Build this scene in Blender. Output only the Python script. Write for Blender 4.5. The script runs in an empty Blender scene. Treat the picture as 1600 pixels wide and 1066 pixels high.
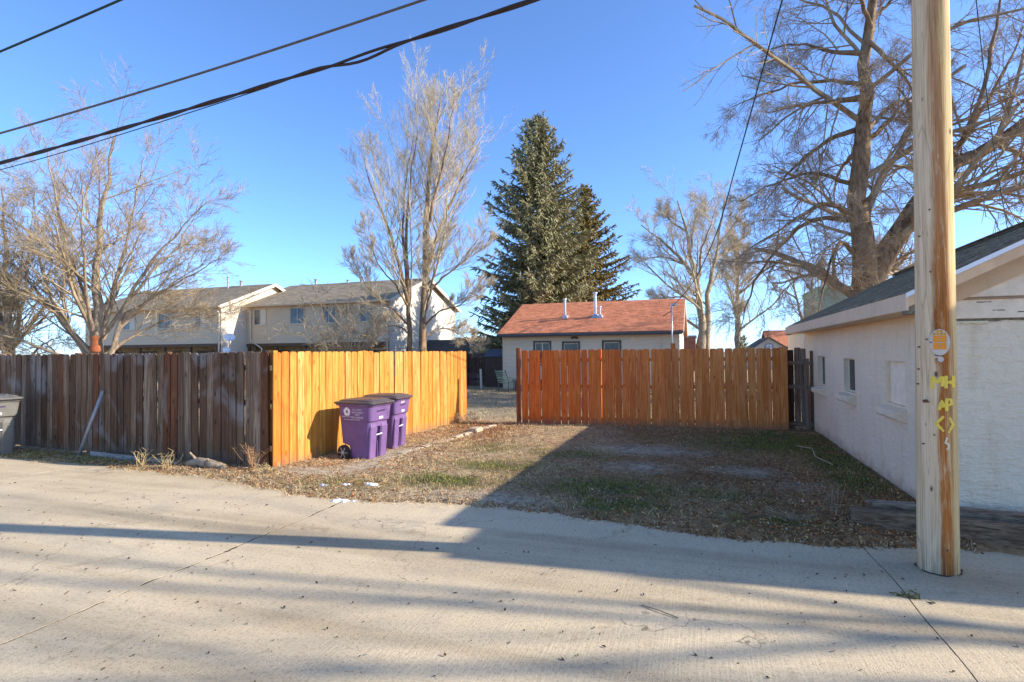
import bpy, bmesh, math, random
import numpy as np
from mathutils import Vector, Matrix

SC = bpy.context.scene
COL = SC.collection
R = math.radians

# ------------------------------------------------------------------ camera
FPX, TH, PIT, ROLL = 870.0, math.atan(295/870.0), math.atan(18.6/870.0), R(0.5)
cam_d = bpy.data.cameras.new('camera')
cam_d.sensor_width = 36.0
cam_d.lens = 36.0*FPX/1600.0
cam_d.clip_start = 0.05
cam_d.clip_end = 3000
cam = bpy.data.objects.new('camera', cam_d)
COL.objects.link(cam)
fw = Vector((-math.sin(TH)*math.cos(PIT), math.cos(TH)*math.cos(PIT), math.sin(PIT)))
rt = Vector((math.cos(TH), math.sin(TH), 0))
up = rt.cross(fw)
rt2 = math.cos(ROLL)*rt - math.sin(ROLL)*up
up2 = math.sin(ROLL)*rt + math.cos(ROLL)*up
M = Matrix((rt2, up2, -fw)).transposed().to_4x4()
M.translation = Vector((0, 0, 1.78))
cam.matrix_world = M
SC.camera = cam

# ------------------------------------------------------------------ world, sun, exposure
SUN_AZ = R(10.2)          # from +X towards +Y
SUN_EL = R(27.0)
w = bpy.data.worlds.new('World')
SC.world = w
w.use_nodes = True
nt = w.node_tree
bg = nt.nodes['Background']
sky = nt.nodes.new('ShaderNodeTexSky')
sky.sky_type = 'NISHITA'
sky.sun_disc = False
sky.sun_elevation = SUN_EL
sky.sun_rotation = R(90)-SUN_AZ
sky.altitude = 2600
sky.air_density = 0.88
sky.dust_density = 4.5
sky.ozone_density = 7.0
nt.links.new(sky.outputs[0], bg.inputs[0])
bg.inputs[1].default_value = 0.15
sun_d = bpy.data.lights.new('sun', 'SUN')
sun_d.energy = 3.15
sun_d.angle = R(0.53)
sun_d.color = (1.0, 0.94, 0.83)
sun = bpy.data.objects.new('sun', sun_d)
COL.objects.link(sun)
sdir = Vector((math.cos(SUN_AZ)*math.cos(SUN_EL), math.sin(SUN_AZ)*math.cos(SUN_EL), math.sin(SUN_EL)))
sun.rotation_euler = sdir.to_track_quat('Z', 'Y').to_euler()
sun.location = sdir*60
vs = SC.view_settings
vs.view_transform = 'Standard'
vs.look = 'None'
vs.exposure = 1.42
vs.gamma = 1.0
vs.use_curve_mapping = False
SC.render.engine = 'CYCLES'
SC.cycles.max_bounces = 8
SC.cycles.diffuse_bounces = 5

# ------------------------------------------------------------------ helpers: objects
def link(o, parent=None):
    COL.objects.link(o)
    if parent is not None:
        o.parent = parent
    return o

def tag(o, label=None, cat=None, group=None, kind=None):
    if label: o['label'] = label
    if cat: o['category'] = cat
    if group: o['group'] = group
    if kind: o['kind'] = kind
    return o

def thing(name, label, cat, loc=(0, 0, 0), rz=0.0, group=None):
    o = bpy.data.objects.new(name, None)
    o.location = loc
    o.rotation_euler = (0, 0, rz)
    o.empty_display_size = 0.2
    link(o)
    return tag(o, label, cat, group)

def kids(o):
    return [c for c in bpy.data.objects if c.parent == o]

def copy_tree(o, parent=None):
    c = o.copy()
    link(c, parent)
    for ch in kids(o):
        copy_tree(ch, c)
    return c

def obj(name, mesh, parent=None, loc=(0, 0, 0), rot=(0, 0, 0), color=None):
    o = bpy.data.objects.new(name, mesh)
    o.location = loc
    o.rotation_euler = rot
    if color is not None:
        o.color = (*color, 1)
    return link(o, parent)

class MB:
    """collects polygons; build() makes one mesh object"""
    def __init__(s):
        s.v, s.f = [], []
    def add(s, vs, fs):
        b = len(s.v)
        s.v += [tuple(p) for p in vs]
        s.f += [tuple(i+b for i in f) for f in fs]
        return s
    def box(s, x0, x1, y0, y1, z0, z1):
        s.add([(x0, y0, z0), (x1, y0, z0), (x1, y1, z0), (x0, y1, z0), (x0, y0, z1), (x1, y0, z1), (x1, y1, z1), (x0, y1, z1)],
              [(0, 3, 2, 1), (4, 5, 6, 7), (0, 1, 5, 4), (1, 2, 6, 5), (2, 3, 7, 6), (3, 0, 4, 7)])
        return s
    def quad(s, a, b, c, d):
        return s.add([a, b, c, d], [(0, 1, 2, 3)])
    def prism(s, pts, off):
        n = len(pts)
        off = Vector(off)
        top = [Vector(p)+off for p in pts]
        s.add([tuple(p) for p in pts]+[tuple(p) for p in top],
              [tuple(range(n-1, -1, -1)), tuple(range(n, 2*n))]+[(i, (i+1) % n, n+(i+1) % n, n+i) for i in range(n)])
        return s
    def beam(s, p, q, wx, wz, upv=(0, 0, 1)):
        p, q, u = Vector(p), Vector(q), Vector(upv)
        d = (q-p).normalized()
        a = d.cross(u)
        if a.length < 1e-4: a = d.cross(Vector((1, 0, 0)))
        a.normalize()
        b = a.cross(d)
        a, b = a*wx/2, b*wz/2
        s.add([p-a-b, p+a-b, p+a+b, p-a+b, q-a-b, q+a-b, q+a+b, q-a+b],
              [(0, 3, 2, 1), (4, 5, 6, 7), (0, 1, 5, 4), (1, 2, 6, 5), (2, 3, 7, 6), (3, 0, 4, 7)])
        return s
    def tube(s, pts, r, n=8, cap=True):
        pts = [Vector(p) for p in pts]
        k = len(pts)
        rs = r if isinstance(r, (list, tuple)) else [r]*k
        t0 = (pts[1]-pts[0]).normalized()
        u = t0.cross(Vector((0, 0, 1)))
        if u.length < 1e-3: u = Vector((1, 0, 0))
        u.normalize()
        vs_, fs_ = [], []
        for i, p in enumerate(pts):
            t = (pts[min(i+1, k-1)]-pts[max(i-1, 0)]).normalized()
            u = (u-t*u.dot(t)).normalized()
            v = t.cross(u)
            for j in range(n):
                a = 2*math.pi*j/n
                vs_.append(p+(u*math.cos(a)+v*math.sin(a))*rs[i])
        for i in range(k-1):
            for j in range(n):
                fs_.append((i*n+j, i*n+(j+1) % n, (i+1)*n+(j+1) % n, (i+1)*n+j))
        if cap:
            fs_.append(tuple(range(n-1, -1, -1)))
            fs_.append(tuple(range((k-1)*n, k*n)))
        return s.add(vs_, fs_)
    def loft(s, rings, cap=True):
        n = len(rings[0])
        vs_ = [p for r_ in rings for p in r_]
        fs_ = []
        for i in range(len(rings)-1):
            for j in range(n):
                fs_.append((i*n+j, i*n+(j+1) % n, (i+1)*n+(j+1) % n, (i+1)*n+j))
        if cap:
            fs_.append(tuple(range(n-1, -1, -1)))
            fs_.append(tuple(range((len(rings)-1)*n, len(rings)*n)))
        return s.add(vs_, fs_)
    def mesh(s, name, mat, smooth=False, bevel=0.0, seg=1):
        me = bpy.data.meshes.new(name)
        me.from_pydata(s.v, [], s.f)
        if bevel:
            bm = bmesh.new(); bm.from_mesh(me)
            bmesh.ops.remove_doubles(bm, verts=bm.verts, dist=1e-5)
            bmesh.ops.bevel(bm, geom=[e for e in bm.edges if len(e.link_faces) == 2 and e.calc_face_angle(0) > 0.4],
                            offset=bevel, segments=seg, affect='EDGES', clamp_overlap=True)
            bm.to_mesh(me); bm.free()
        if mat: me.materials.append(mat)
        if smooth:
            me.polygons.foreach_set('use_smooth', [True]*len(me.polygons))
        me.update()
        return me
    def build(s, name, mat, parent=None, loc=(0, 0, 0), rot=(0, 0, 0), smooth=False, bevel=0.0, seg=1, color=None):
        return obj(name, s.mesh(name, mat, smooth, bevel, seg), parent, loc, rot, color)

def np_mesh(name, V, F, mat, smooth=False, cols=None):
    """V (n,3), F (m,k) numpy arrays"""
    me = bpy.data.meshes.new(name)
    V = np.asarray(V, np.float32); F = np.asarray(F, np.int32)
    k = F.shape[1]
    me.vertices.add(len(V)); me.vertices.foreach_set('co', V.ravel())
    me.loops.add(F.size); me.loops.foreach_set('vertex_index', F.ravel())
    me.polygons.add(len(F))
    me.polygons.foreach_set('loop_start', np.arange(0, F.size, k, dtype=np.int32))
    me.polygons.foreach_set('use_smooth', np.full(len(F), smooth))
    if cols is not None:
        at = me.color_attributes.new('Col', 'FLOAT_COLOR', 'POINT')
        c4 = np.ones((len(V), 4), np.float32); c4[:, :3] = cols
        at.data.foreach_set('color', c4.ravel())
    me.materials.append(mat)
    me.update(calc_edges=True)
    return me

# ------------------------------------------------------------------ helpers: materials
class NT:
    def __init__(s, name, rough=0.8, spec=0.3):
        s.m = bpy.data.materials.new(name)
        s.m.use_nodes = True
        s.t = s.m.node_tree
        s.b = s.t.nodes['Principled BSDF']
        s.b.inputs['Roughness'].default_value = rough
        s.b.inputs['Specular IOR Level'].default_value = spec
    def n(s, typ, props=None, **inp):
        nd = s.t.nodes.new('ShaderNode'+typ)
        for k, v in (props or {}).items(): setattr(nd, k, v)
        for k, v in inp.items():
            k = k.replace('_', ' ')
            key = int(k[1:]) if k[0] == 'i' and k[1:].isdigit() else k
            if isinstance(v, bpy.types.NodeSocket): s.t.links.new(v, nd.inputs[key])
            else: nd.inputs[key].default_value = v
        return nd
    def coord(s, which='Object', scale=(1, 1, 1), rnd=False):
        c = s.n('TexCoord').outputs[which] if which != 'Position' else s.n('NewGeometry').outputs['Position']
        if rnd:
            r_ = s.n('ObjectInfo').outputs['Random']
            o = s.n('Math', {'operation': 'MULTIPLY'}, i0=r_, i1=83.0).outputs[0]
            c = s.n('VectorMath', {'operation': 'ADD'}, i0=c, i1=o).outputs[0]
        return s.n('Mapping', Vector=c, Scale=scale).outputs[0]
    def noise(s, vec, scale, detail=4, rough=0.55, dist=0.0):
        return s.n('TexNoise', Vector=vec, Scale=scale, Detail=detail, Roughness=rough, Distortion=dist).outputs['Fac']
    def ramp(s, fac, stops, interp='LINEAR'):
        nd = s.n('ValToRGB', Fac=fac)
        cr = nd.color_ramp
        cr.interpolation = interp
        while len(cr.elements) < len(stops): cr.elements.new(0.5)
        for e, (p, c) in zip(cr.elements, stops):
            e.position = p
            e.color = (*c, 1) if hasattr(c, '__len__') else (c, c, c, 1)
        return nd.outputs[0]
    def mix(s, a, b, fac, mode='MIX'):
        nd = s.n('Mix', {'data_type': 'RGBA', 'blend_type': mode})
        for k, v in ((0, fac), (6, a), (7, b)):
            if isinstance(v, bpy.types.NodeSocket): s.t.links.new(v, nd.inputs[k])
            else: nd.inputs[k].default_value = v if k == 0 else (*v, 1)
        return nd.outputs[2]
    def math(s, op, a, b=0.0):
        return s.n('Math', {'operation': op}, i0=a, i1=b).outputs[0]
    def color(s, c):
        if isinstance(c, bpy.types.NodeSocket): s.t.links.new(c, s.b.inputs['Base Color'])
        else: s.b.inputs['Base Color'].default_value = (*c, 1)
        return s
    def bump(s, h, strength=0.3, dist=0.01):
        nd = s.n('Bump', Height=h, Strength=strength, Distance=dist)
        s.t.links.new(nd.outputs[0], s.b.inputs['Normal'])
        return s

def simple(name, c, rough=0.7, var=0.12, scale=6.0, metal=0.0, spec=0.3, bump=0.0, which='Object'):
    t = NT(name, rough, spec)
    v = t.coord(which)
    f = t.noise(v, scale, 5, 0.6)
    lo = tuple(x*(1-var) for x in c); hi = tuple(min(1, x*(1+var)) for x in c)
    t.color(t.ramp(f, [(0.3, lo), (0.7, hi)]))
    t.b.inputs['Metallic'].default_value = metal
    if bump: t.bump(t.noise(v, scale*6, 4), bump, 0.01)
    return t.m

def wood(name, grain_dark, streak=(0.3, 0.3, 0.3), streak_amt=0.0, knots=0.5, rough=0.75, axis='z', smear=0.0):
    """board wood: base colour from object colour, grain along local z (or x)"""
    t = NT(name, rough, 0.25)
    sc = (26, 26, 1.1) if axis == 'z' else (1.1, 26, 26)
    v = t.coord('Object', sc, True)
    g = t.noise(v, 1.6, 6, 0.62, 0.6)
    base = t.n('ObjectInfo').outputs['Color']
    dk = t.mix(base, grain_dark, 1.0, 'MULTIPLY')
    c = t.mix(dk, base, t.ramp(g, [(0.36, 0.0), (0.58, 1.0)]))
    # broad tonal drift along each board
    v2 = t.coord('Object', (3, 3, 1.3) if axis == 'z' else (1.3, 3, 3), True)
    d = t.noise(v2, 1.3, 3)
    c = t.mix(c, t.mix(base, grain_dark, 0.75, 'MULTIPLY'), t.ramp(d, [(0.48, 0.0), (0.72, 0.8)]))
    if streak_amt:
        v3 = t.coord('Object', (9, 9, 0.6) if axis == 'z' else (0.6, 9, 9), True)
        st = t.noise(v3, 1.7, 4)
        c = t.mix(c, streak, t.math('MULTIPLY', t.ramp(st, [(0.45, 0.0), (0.68, 1.0)]), streak_amt))
    if smear:
        p = t.coord('Position', (1.1, 1.1, 0.8))
        sm = t.noise(p, 1.4, 3, 0.5, 0.8)
        c = t.mix(c, (0.36, 0.34, 0.31), t.math('MULTIPLY', t.ramp(sm, [(0.56, 0.0), (0.72, 1.0)]), smear))
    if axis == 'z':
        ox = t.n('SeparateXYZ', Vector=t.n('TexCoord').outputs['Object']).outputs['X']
        edge = t.ramp(t.math('ADD', t.math('ABSOLUTE', ox), t.math('MULTIPLY', d, 0.02)), [(0.070, 0.0), (0.088, 1.0)])  # darker board edges: shading lines between boards put into the colour
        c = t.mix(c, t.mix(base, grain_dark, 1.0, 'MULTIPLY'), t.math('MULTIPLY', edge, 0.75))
        oz = t.n('SeparateXYZ', Vector=t.n('TexCoord').outputs['Object']).outputs['Z']
        spl = t.math('ADD', oz, t.math('MULTIPLY', t.noise(t.coord('Position'), 7.0, 5, 0.7), 0.45))
        c = t.mix(c, (0.20, 0.135, 0.08), t.ramp(spl, [(0.22, 0.7), (0.42, 0.0)]))
    vk = t.coord('Object', (7, 7, 3.0) if axis == 'z' else (3, 7, 7), True)
    vo = t.n('TexVoronoi', Vector=vk, Scale=1.0).outputs['Distance']
    c = t.mix(c, t.mix(base, grain_dark, 1.0, 'MULTIPLY'), t.math('MULTIPLY', t.ramp(vo, [(0.09, 1.0), (0.20, 0.0)]), knots))
    t.color(c)
    t.bump(g, 0.5, 0.004)
    return t.m

def bark(name, lo, hi, scale=5.0, bump=0.6):
    t = NT(name, 0.9, 0.1)
    v = t.coord('Object', (1, 1, 0.35))
    a = t.noise(v, scale*2.2, 5, 0.6, 0.4)
    b = t.noise(t.coord('Object'), 0.7, 3)
    c = t.ramp(a, [(0.35, lo), (0.62, hi)])
    c = t.mix(c, tuple(x*0.78 for x in hi), t.ramp(b, [(0.4, 0.0), (0.7, 0.7)]))
    t.color(c)
    t.bump(a, bump, 0.03)
    return t.m

def attr_mat(name, rough=0.9, trans=0.0):
    t = NT(name, rough, 0.15)
    a = t.n('Attribute', {'attribute_name': 'Col'}).outputs['Color']
    t.color(a)
    return t.m

def soil(name, c1, c2, c3, patch, patch_col, peb=0.5):
    t = NT(name, 0.95, 0.1)
    v = t.coord('Position')
    n1 = t.noise(v, 1.3, 5, 0.6)
    n2 = t.noise(v, 9.0, 5, 0.65)
    n3 = t.noise(v, 55.0, 4, 0.6)
    c = t.ramp(n1, [(0.35, c1), (0.65, c2)])
    c = t.mix(c, c3, t.ramp(n2, [(0.48, 0.0), (0.68, 0.85)]))
    c = t.mix(c, patch_col, t.ramp(t.noise(v, 0.55, 4, 0.6), [(patch, 0.0), (patch+0.12, 0.8)]))
    c = t.mix(c, (0.5, 0.46, 0.4), t.math('MULTIPLY', t.ramp(n3, [(0.66, 0.0), (0.74, 1.0)]), peb))
    c = t.mix(c, (0.05, 0.035, 0.02), t.math('MULTIPLY', t.ramp(n3, [(0.28, 1.0), (0.38, 0.0)]), 0.6))
    t.color(c)
    h = t.math('ADD', t.math('MULTIPLY', n2, 0.6), n3)
    t.bump(h, 0.8, 0.025)
    return t.m

def concrete_mat():
    t = NT('alley_concrete', 0.88, 0.2)
    v = t.coord('Position')
    big = t.noise(v, 0.45, 4, 0.6)
    mid = t.noise(v, 3.0, 5, 0.65)
    fine = t.noise(v, 95.0, 3, 0.6)
    broom = t.noise(t.coord('Position', (70, 2.2, 1)), 1.0, 3, 0.5)
    c = t.ramp(big, [(0.35, (0.55, 0.425, 0.262)), (0.65, (0.645, 0.51, 0.322))])
    c = t.mix(c, (0.43, 0.345, 0.235), t.ramp(mid, [(0.48, 0.0), (0.75, 0.6)]))
    grit = t.noise(v, 38.0, 4, 0.7)
    c = t.mix(c, t.mix(c, (0.62, 0.58, 0.54), 1.0, 'MULTIPLY'), t.ramp(grit, [(0.30, 1.0), (0.50, 0.0)]))
    c = t.mix(c, (0.70, 0.60, 0.45), t.math('MULTIPLY', t.ramp(fine, [(0.58, 0.0), (0.72, 1.0)]), 0.6))
    c = t.mix(c, (0.20, 0.17, 0.14), t.math('MULTIPLY', t.ramp(fine, [(0.30, 1.0), (0.42, 0.0)]), 0.6))
    vo = t.n('TexVoronoi', Vector=v, Scale=26.0).outputs['Distance']
    pit = t.ramp(vo, [(0.05, 1.0), (0.13, 0.0)])
    sel = t.ramp(t.noise(v, 5.0, 2), [(0.45, 0.0), (0.6, 1.0)])
    c = t.mix(c, (0.13, 0.11, 0.09), t.math('MULTIPLY', t.math('MULTIPLY', pit, sel), 0.75))
    c = t.mix(c, (0.45, 0.365, 0.25), t.math('MULTIPLY', t.ramp(broom, [(0.45, 0.0), (0.62, 1.0)]), 0.3))
    track = t.noise(t.coord('Position', (0.12, 1.5, 1)), 1.0, 4, 0.6)
    c = t.mix(c, t.mix(c, (0.76, 0.74, 0.71), 1.0, 'MULTIPLY'), t.ramp(track, [(0.46, 0.0), (0.64, 1.0)]))
    st = t.noise(v, 1.7, 6, 0.7, 1.2)
    c = t.mix(c, t.mix(c, (0.58, 0.53, 0.48), 1.0, 'MULTIPLY'), t.ramp(st, [(0.58, 0.0), (0.74, 0.85)]))
    wv_ = t.n('VectorMath', {'operation': 'ADD'}, i0=v, i1=t.n('TexNoise', Vector=v, Scale=2.2, Detail=5).outputs['Color']).outputs[0]
    cr = t.n('TexVoronoi', {'feature': 'DISTANCE_TO_EDGE'}, Vector=wv_, Scale=0.42).outputs['Distance']
    cm = t.math('MULTIPLY', t.ramp(cr, [(0.0012, 1.0), (0.0035, 0.0)]), t.ramp(t.noise(v, 0.5, 2), [(0.46, 0.0), (0.54, 0.8)]))
    c = t.mix(c, (0.12, 0.09, 0.065), cm)
    t.color(c)
    h = t.math('ADD', t.math('MULTIPLY', fine, 0.9), t.math('MULTIPLY', broom, 0.7))
    h = t.math('SUBTRACT', h, t.math('MULTIPLY', pit, 0.8))
    t.bump(h, 0.55, 0.006)
    return t.m

def stucco_mat(name, c, amt=0.5):
    t = NT(name, 0.85, 0.25)
    v = t.coord('Position')
    n1 = t.noise(v, 14.0, 5, 0.62, 0.5)
    n2 = t.noise(v, 60.0, 3, 0.6)
    br = t.noise(t.coord('Position', (3.0, 3.0, 13.0)), 1.4, 4, 0.6, 0.3)
    n3 = t.noise(v, 1.1, 4)
    col = t.ramp(n3, [(0.35, tuple(x*0.92 for x in c)), (0.65, c)])
    col = t.mix(col, tuple(x*0.86 for x in c), t.ramp(n1, [(0.3, 0.7), (0.45, 0.0)]))
    dirt = t.noise(t.coord('Position', (4, 4, 0.8)), 1.5, 5, 0.65)
    col = t.mix(col, (c[0]*0.80, c[1]*0.72, c[2]*0.60), t.ramp(dirt, [(0.54, 0.0), (0.74, 0.65)]))
    zz = t.n('SeparateXYZ', Vector=v).outputs['Z']
    mud = t.math('ADD', zz, t.math('MULTIPLY', t.noise(v, 5.0, 5, 0.7), 0.5))
    col = t.mix(col, (0.36, 0.25, 0.15), t.ramp(mud, [(0.22, 0.75), (0.48, 0.0)]))
    pe = t.noise(v, 3.3, 6, 0.75, 0.6)
    col = t.mix(col, (0.50, 0.42, 0.32), t.ramp(pe, [(0.70, 0.0), (0.73, 0.7)]))
    t.color(col)
    h = t.math('ADD', t.math('MULTIPLY', n1, 1.0), t.math('MULTIPLY', n2, 0.35))
    h = t.math('ADD', h, t.math('MULTIPLY', t.ramp(br, [(0.4, 0.0), (0.52, 1.0)]), 0.22))
    t.bump(h, amt, 0.03)
    return t.m

def shingle_mat(name, c, var=0.35, scale=9.0):
    t = NT(name, 0.92, 0.15)
    v = t.coord('Position')
    r_ = t.n('ObjectInfo').outputs['Random']
    a = t.noise(v, scale, 4, 0.65)
    b = t.noise(v, scale*9, 2)
    lo = tuple(x*(1-var) for x in c); hi = tuple(x*(1+var) for x in c)
    col = t.ramp(a, [(0.35, lo), (0.65, hi)])
    col = t.mix(col, tuple(x*0.6 for x in c), t.math('MULTIPLY', r_, 0.6))
    cell = t.n('TexVoronoi', Vector=t.coord('Position', (3.3, 7.0, 7.0)), Scale=1.0, Randomness=0.8).outputs['Color']
    cv = t.n('SeparateColor', i0=cell).outputs[0]
    col = t.mix(col, t.mix(col, (0.62, 0.60, 0.58), 1.0, 'MULTIPLY'), t.ramp(cv, [(0.25, 0.5), (0.6, 0.0)]))
    col = t.mix(col, tuple(x*1.35 for x in c), t.ramp(b, [(0.55, 0.0), (0.7, 0.6)]))
    t.color(col); t.bump(b, 0.4, 0.01)
    return t.m

def siding_mat(name, c):
    t = NT(name, 0.65, 0.3)
    v = t.coord('Position', (0.6, 0.6, 8))
    a = t.noise(v, 1.5, 4)
    col = t.ramp(a, [(0.35, tuple(x*0.9 for x in c)), (0.65, c)])
    t.color(col)
    return t.m

def glass_mat(name, c=(0.03, 0.035, 0.04)):
    t = NT(name, 0.06, 0.5)
    v = t.coord('Position')
    t.color(t.ramp(t.noise(v, 1.6, 3), [(0.4, c), (0.65, tuple(x*2.6 for x in c))]))
    return t.m

def pole_mat():
    t = NT('pole_wood', 0.8, 0.2)
    o = t.n('TexCoord').outputs['Object']
    rad = t.n('TexGradient', {'gradient_type': 'RADIAL'}, Vector=o).outputs['Fac']
    vz = t.n('Mapping', Vector=o, Scale=(14, 14, 0.55)).outputs[0]
    g1 = t.noise(vz, 2.0, 7, 0.68, 0.7)
    g2 = t.noise(t.n('Mapping', Vector=o, Scale=(60, 60, 0.9)).outputs[0], 1.6, 5, 0.7, 0.4)
    g = t.math('ADD', t.math('MULTIPLY', g1, 0.5), t.math('MULTIPLY', g2, 0.5))
    wv = t.noise(t.n('Mapping', Vector=o, Scale=(5, 5, 0.5)).outputs[0], 1.6, 5, 0.65, 0.5)
    u = t.math('ADD', rad, t.math('MULTIPLY', t.math('ADD', t.math('SUBTRACT', wv, 0.5), t.math('MULTIPLY', t.math('SUBTRACT', g, 0.5), 0.5)), 0.24))
    base = t.ramp(g, [(0.32, (0.30, 0.18, 0.09)), (0.46, (0.66, 0.455, 0.26)), (0.62, (0.84, 0.62, 0.385))])
    side = t.ramp(g, [(0.3, (0.42, 0.25, 0.08)), (0.5, (0.62, 0.43, 0.19)), (0.7, (0.68, 0.52, 0.28))])  # yellower tone put into the colour for the sunlit side of the shaft
    rust = t.ramp(g, [(0.36, (0.20, 0.06, 0.012)), (0.56, (0.44, 0.14, 0.022)), (0.72, (0.60, 0.38, 0.20))])
    c = t.mix(base, side, t.ramp(u, [(0.275, 0.0), (0.325, 1.0)]))
    # the stain runs stronger in the lower metres
    z = t.n('SeparateXYZ', Vector=o).outputs['Z']
    zf = t.ramp(t.math('MULTIPLY', z, 0.2), [(0.0, 1.0), (0.4, 1.0), (0.7, 0.75), (1.0, 0.5)])
    m = t.math('MULTIPLY', t.ramp(u, [(0.195, 0.0), (0.235, 1.0), (0.315, 1.0), (0.37, 0.0)]), zf)
    pt = t.noise(t.n('Mapping', Vector=o, Scale=(16, 16, 1.6)).outputs[0], 1.8, 6, 0.72, 0.8)
    m = t.math('MULTIPLY', m, t.ramp(pt, [(0.32, 0.35), (0.48, 1.0)]))
    c = t.mix(c, rust, m)
    ds = t.noise(t.n('Mapping', Vector=o, Scale=(22, 22, 1.3)).outputs[0], 1.5, 6, 0.75, 0.6)
    c = t.mix(c, (0.16, 0.10, 0.055), t.math('MULTIPLY', t.ramp(ds, [(0.60, 0.0), (0.68, 1.0)]), 0.7))
    ck = t.n('TexVoronoi', {'feature': 'DISTANCE_TO_EDGE'}, Vector=t.n('Mapping', Vector=o, Scale=(9, 9, 0.45)).outputs[0], Scale=1.3).outputs['Distance']
    c = t.mix(c, (0.20, 0.14, 0.09), t.math('MULTIPLY', t.ramp(ck, [(0.004, 1.0), (0.02, 0.0)]), 0.35))
    kn = t.n('TexVoronoi', Vector=t.n('Mapping', Vector=o, Scale=(5, 5, 2.3)).outputs[0], Scale=1.0).outputs['Distance']
    c = t.mix(c, (0.07, 0.04, 0.025), t.ramp(kn, [(0.035, 0.9), (0.075, 0.0)]))
    bt = t.ramp(t.math('ADD', z, t.math('MULTIPLY', wv, 0.5)), [(0.24, 0.8), (0.48, 0.0)])
    c = t.mix(c, (0.07, 0.05, 0.035), t.math('MULTIPLY', bt, t.ramp(g, [(0.42, 1.0), (0.55, 0.1)])))
    t.color(c)
    t.bump(g, 0.7, 0.008)
    return t.m

MT = {}
MT['concrete'] = concrete_mat()
MT['joint'] = simple('joint_dirt', (0.085, 0.062, 0.042), 0.95, 0.75, 9)
def lot_soil_mat():
    t = NT('lot_soil', 0.95, 0.1)
    v = t.coord('Position')
    a = t.n('Attribute', {'attribute_name': 'Col'}).outputs['Color']
    n2 = t.noise(v, 11.0, 5, 0.65); n3 = t.noise(v, 60.0, 4, 0.6)
    c = t.mix(t.mix(a, (0.55, 0.5, 0.46), 1.0, 'MULTIPLY'), a, t.ramp(n2, [(0.38, 0.0), (0.58, 1.0)]))
    c = t.mix(c, (0.52, 0.45, 0.36), t.math('MULTIPLY', t.ramp(n3, [(0.62, 0.0), (0.72, 1.0)]), 0.4))
    c = t.mix(c, (0.05, 0.032, 0.02), t.math('MULTIPLY', t.ramp(n3, [(0.30, 1.0), (0.40, 0.0)]), 0.7))
    t.color(c)
    t.bump(t.math('ADD', t.math('MULTIPLY', n2, 0.6), n3), 0.9, 0.03)
    return t.m
MT['soil'] = lot_soil_mat()
MT['side_soil'] = soil('side_soil', (0.135, 0.095, 0.062), (0.235, 0.18, 0.13), (0.30, 0.245, 0.185), 0.60, (0.33, 0.29, 0.25), 0.7)
MT['yard'] = soil('yard_soil', (0.30, 0.23, 0.14), (0.42, 0.33, 0.21), (0.26, 0.19, 0.11), 0.62, (0.30, 0.24, 0.16), 0.2)
MT['ground'] = soil('field_soil', (0.20, 0.17, 0.11), (0.27, 0.22, 0.15), (0.16, 0.14, 0.08), 0.65, (0.22, 0.2, 0.12), 0.1)
MT['old_wood'] = wood('weathered_wood', (0.34, 0.30, 0.27), (0.15, 0.062, 0.028), 0.75, 1.0, 0.85, smear=0.5)
MT['old_rail'] = wood('weathered_rail_wood', (0.4, 0.36, 0.33), (0.2, 0.1, 0.05), 0.3, 0.6, 0.85, axis='x')
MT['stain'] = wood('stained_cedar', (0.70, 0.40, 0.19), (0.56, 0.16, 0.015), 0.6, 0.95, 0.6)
MT['stain_rail'] = wood('stained_rail_wood', (0.7, 0.5, 0.4), (0.5, 0.17, 0.03), 0.3, 0.5, 0.6, axis='x')
MT['tie'] = wood('timber_wood', (0.35, 0.3, 0.27), (0.085, 0.05, 0.03), 0.75, 0.6, 0.9, axis='x')
MT['pole'] = pole_mat()
MT['stucco'] = stucco_mat('white_painted_stucco', (0.92, 0.735, 0.51), 0.8)
MT['painted_board'] = simple('painted_board', (0.86, 0.69, 0.49), 0.7, 0.12, 7, bump=0.2)
MT['tan_board'] = simple('tan_fascia_paint', (0.70, 0.46, 0.26), 0.6, 0.12, 5, bump=0.15)
MT['eave_board'] = simple('beige_fascia_paint', (0.72, 0.52, 0.335), 0.6, 0.08, 5)
MT['bare_wood'] = simple('peeled_bare_wood', (0.20, 0.165, 0.11), 0.9, 0.4, 25)
MT['white_metal'] = simple('white_metal_edge', (0.78, 0.79, 0.80), 0.4, 0.04, 5)
MT['green_shingle'] = shingle_mat('mossy_green_shingle', (0.25, 0.195, 0.115), 0.6, 14)
MT['roof_deck'] = simple('roof_deck', (0.06, 0.055, 0.05), 0.9, 0.2, 8)
MT['orange_shingle'] = shingle_mat('orange_shingle', (0.68, 0.26, 0.135), 0.2, 4)
MT['brown_shingle'] = shingle_mat('brown_shingle', (0.34, 0.265, 0.175), 0.3, 2.2)
MT['grey_shingle'] = shingle_mat('grey_shingle', (0.11, 0.105, 0.10), 0.25, 3)
MT['house_siding'] = siding_mat('greige_siding', (0.80, 0.655, 0.455))
MT['apt_siding'] = siding_mat('tan_siding', (0.70, 0.525, 0.335))
MT['white_siding'] = siding_mat('white_siding', (0.70, 0.61, 0.48))
MT['ochre_wall'] = simple('ochre_wall', (0.36, 0.22, 0.10), 0.85, 0.35, 3)
MT['brown_trim'] = simple('brown_trim', (0.13, 0.075, 0.04), 0.7, 0.2, 4)
MT['dark_trim'] = simple('dark_window_trim', (0.10, 0.075, 0.06), 0.5, 0.15, 8)
MT['gutter'] = simple('dark_gutter', (0.10, 0.095, 0.095), 0.45, 0.1, 4)
MT['glass'] = glass_mat('window_glass')
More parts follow.
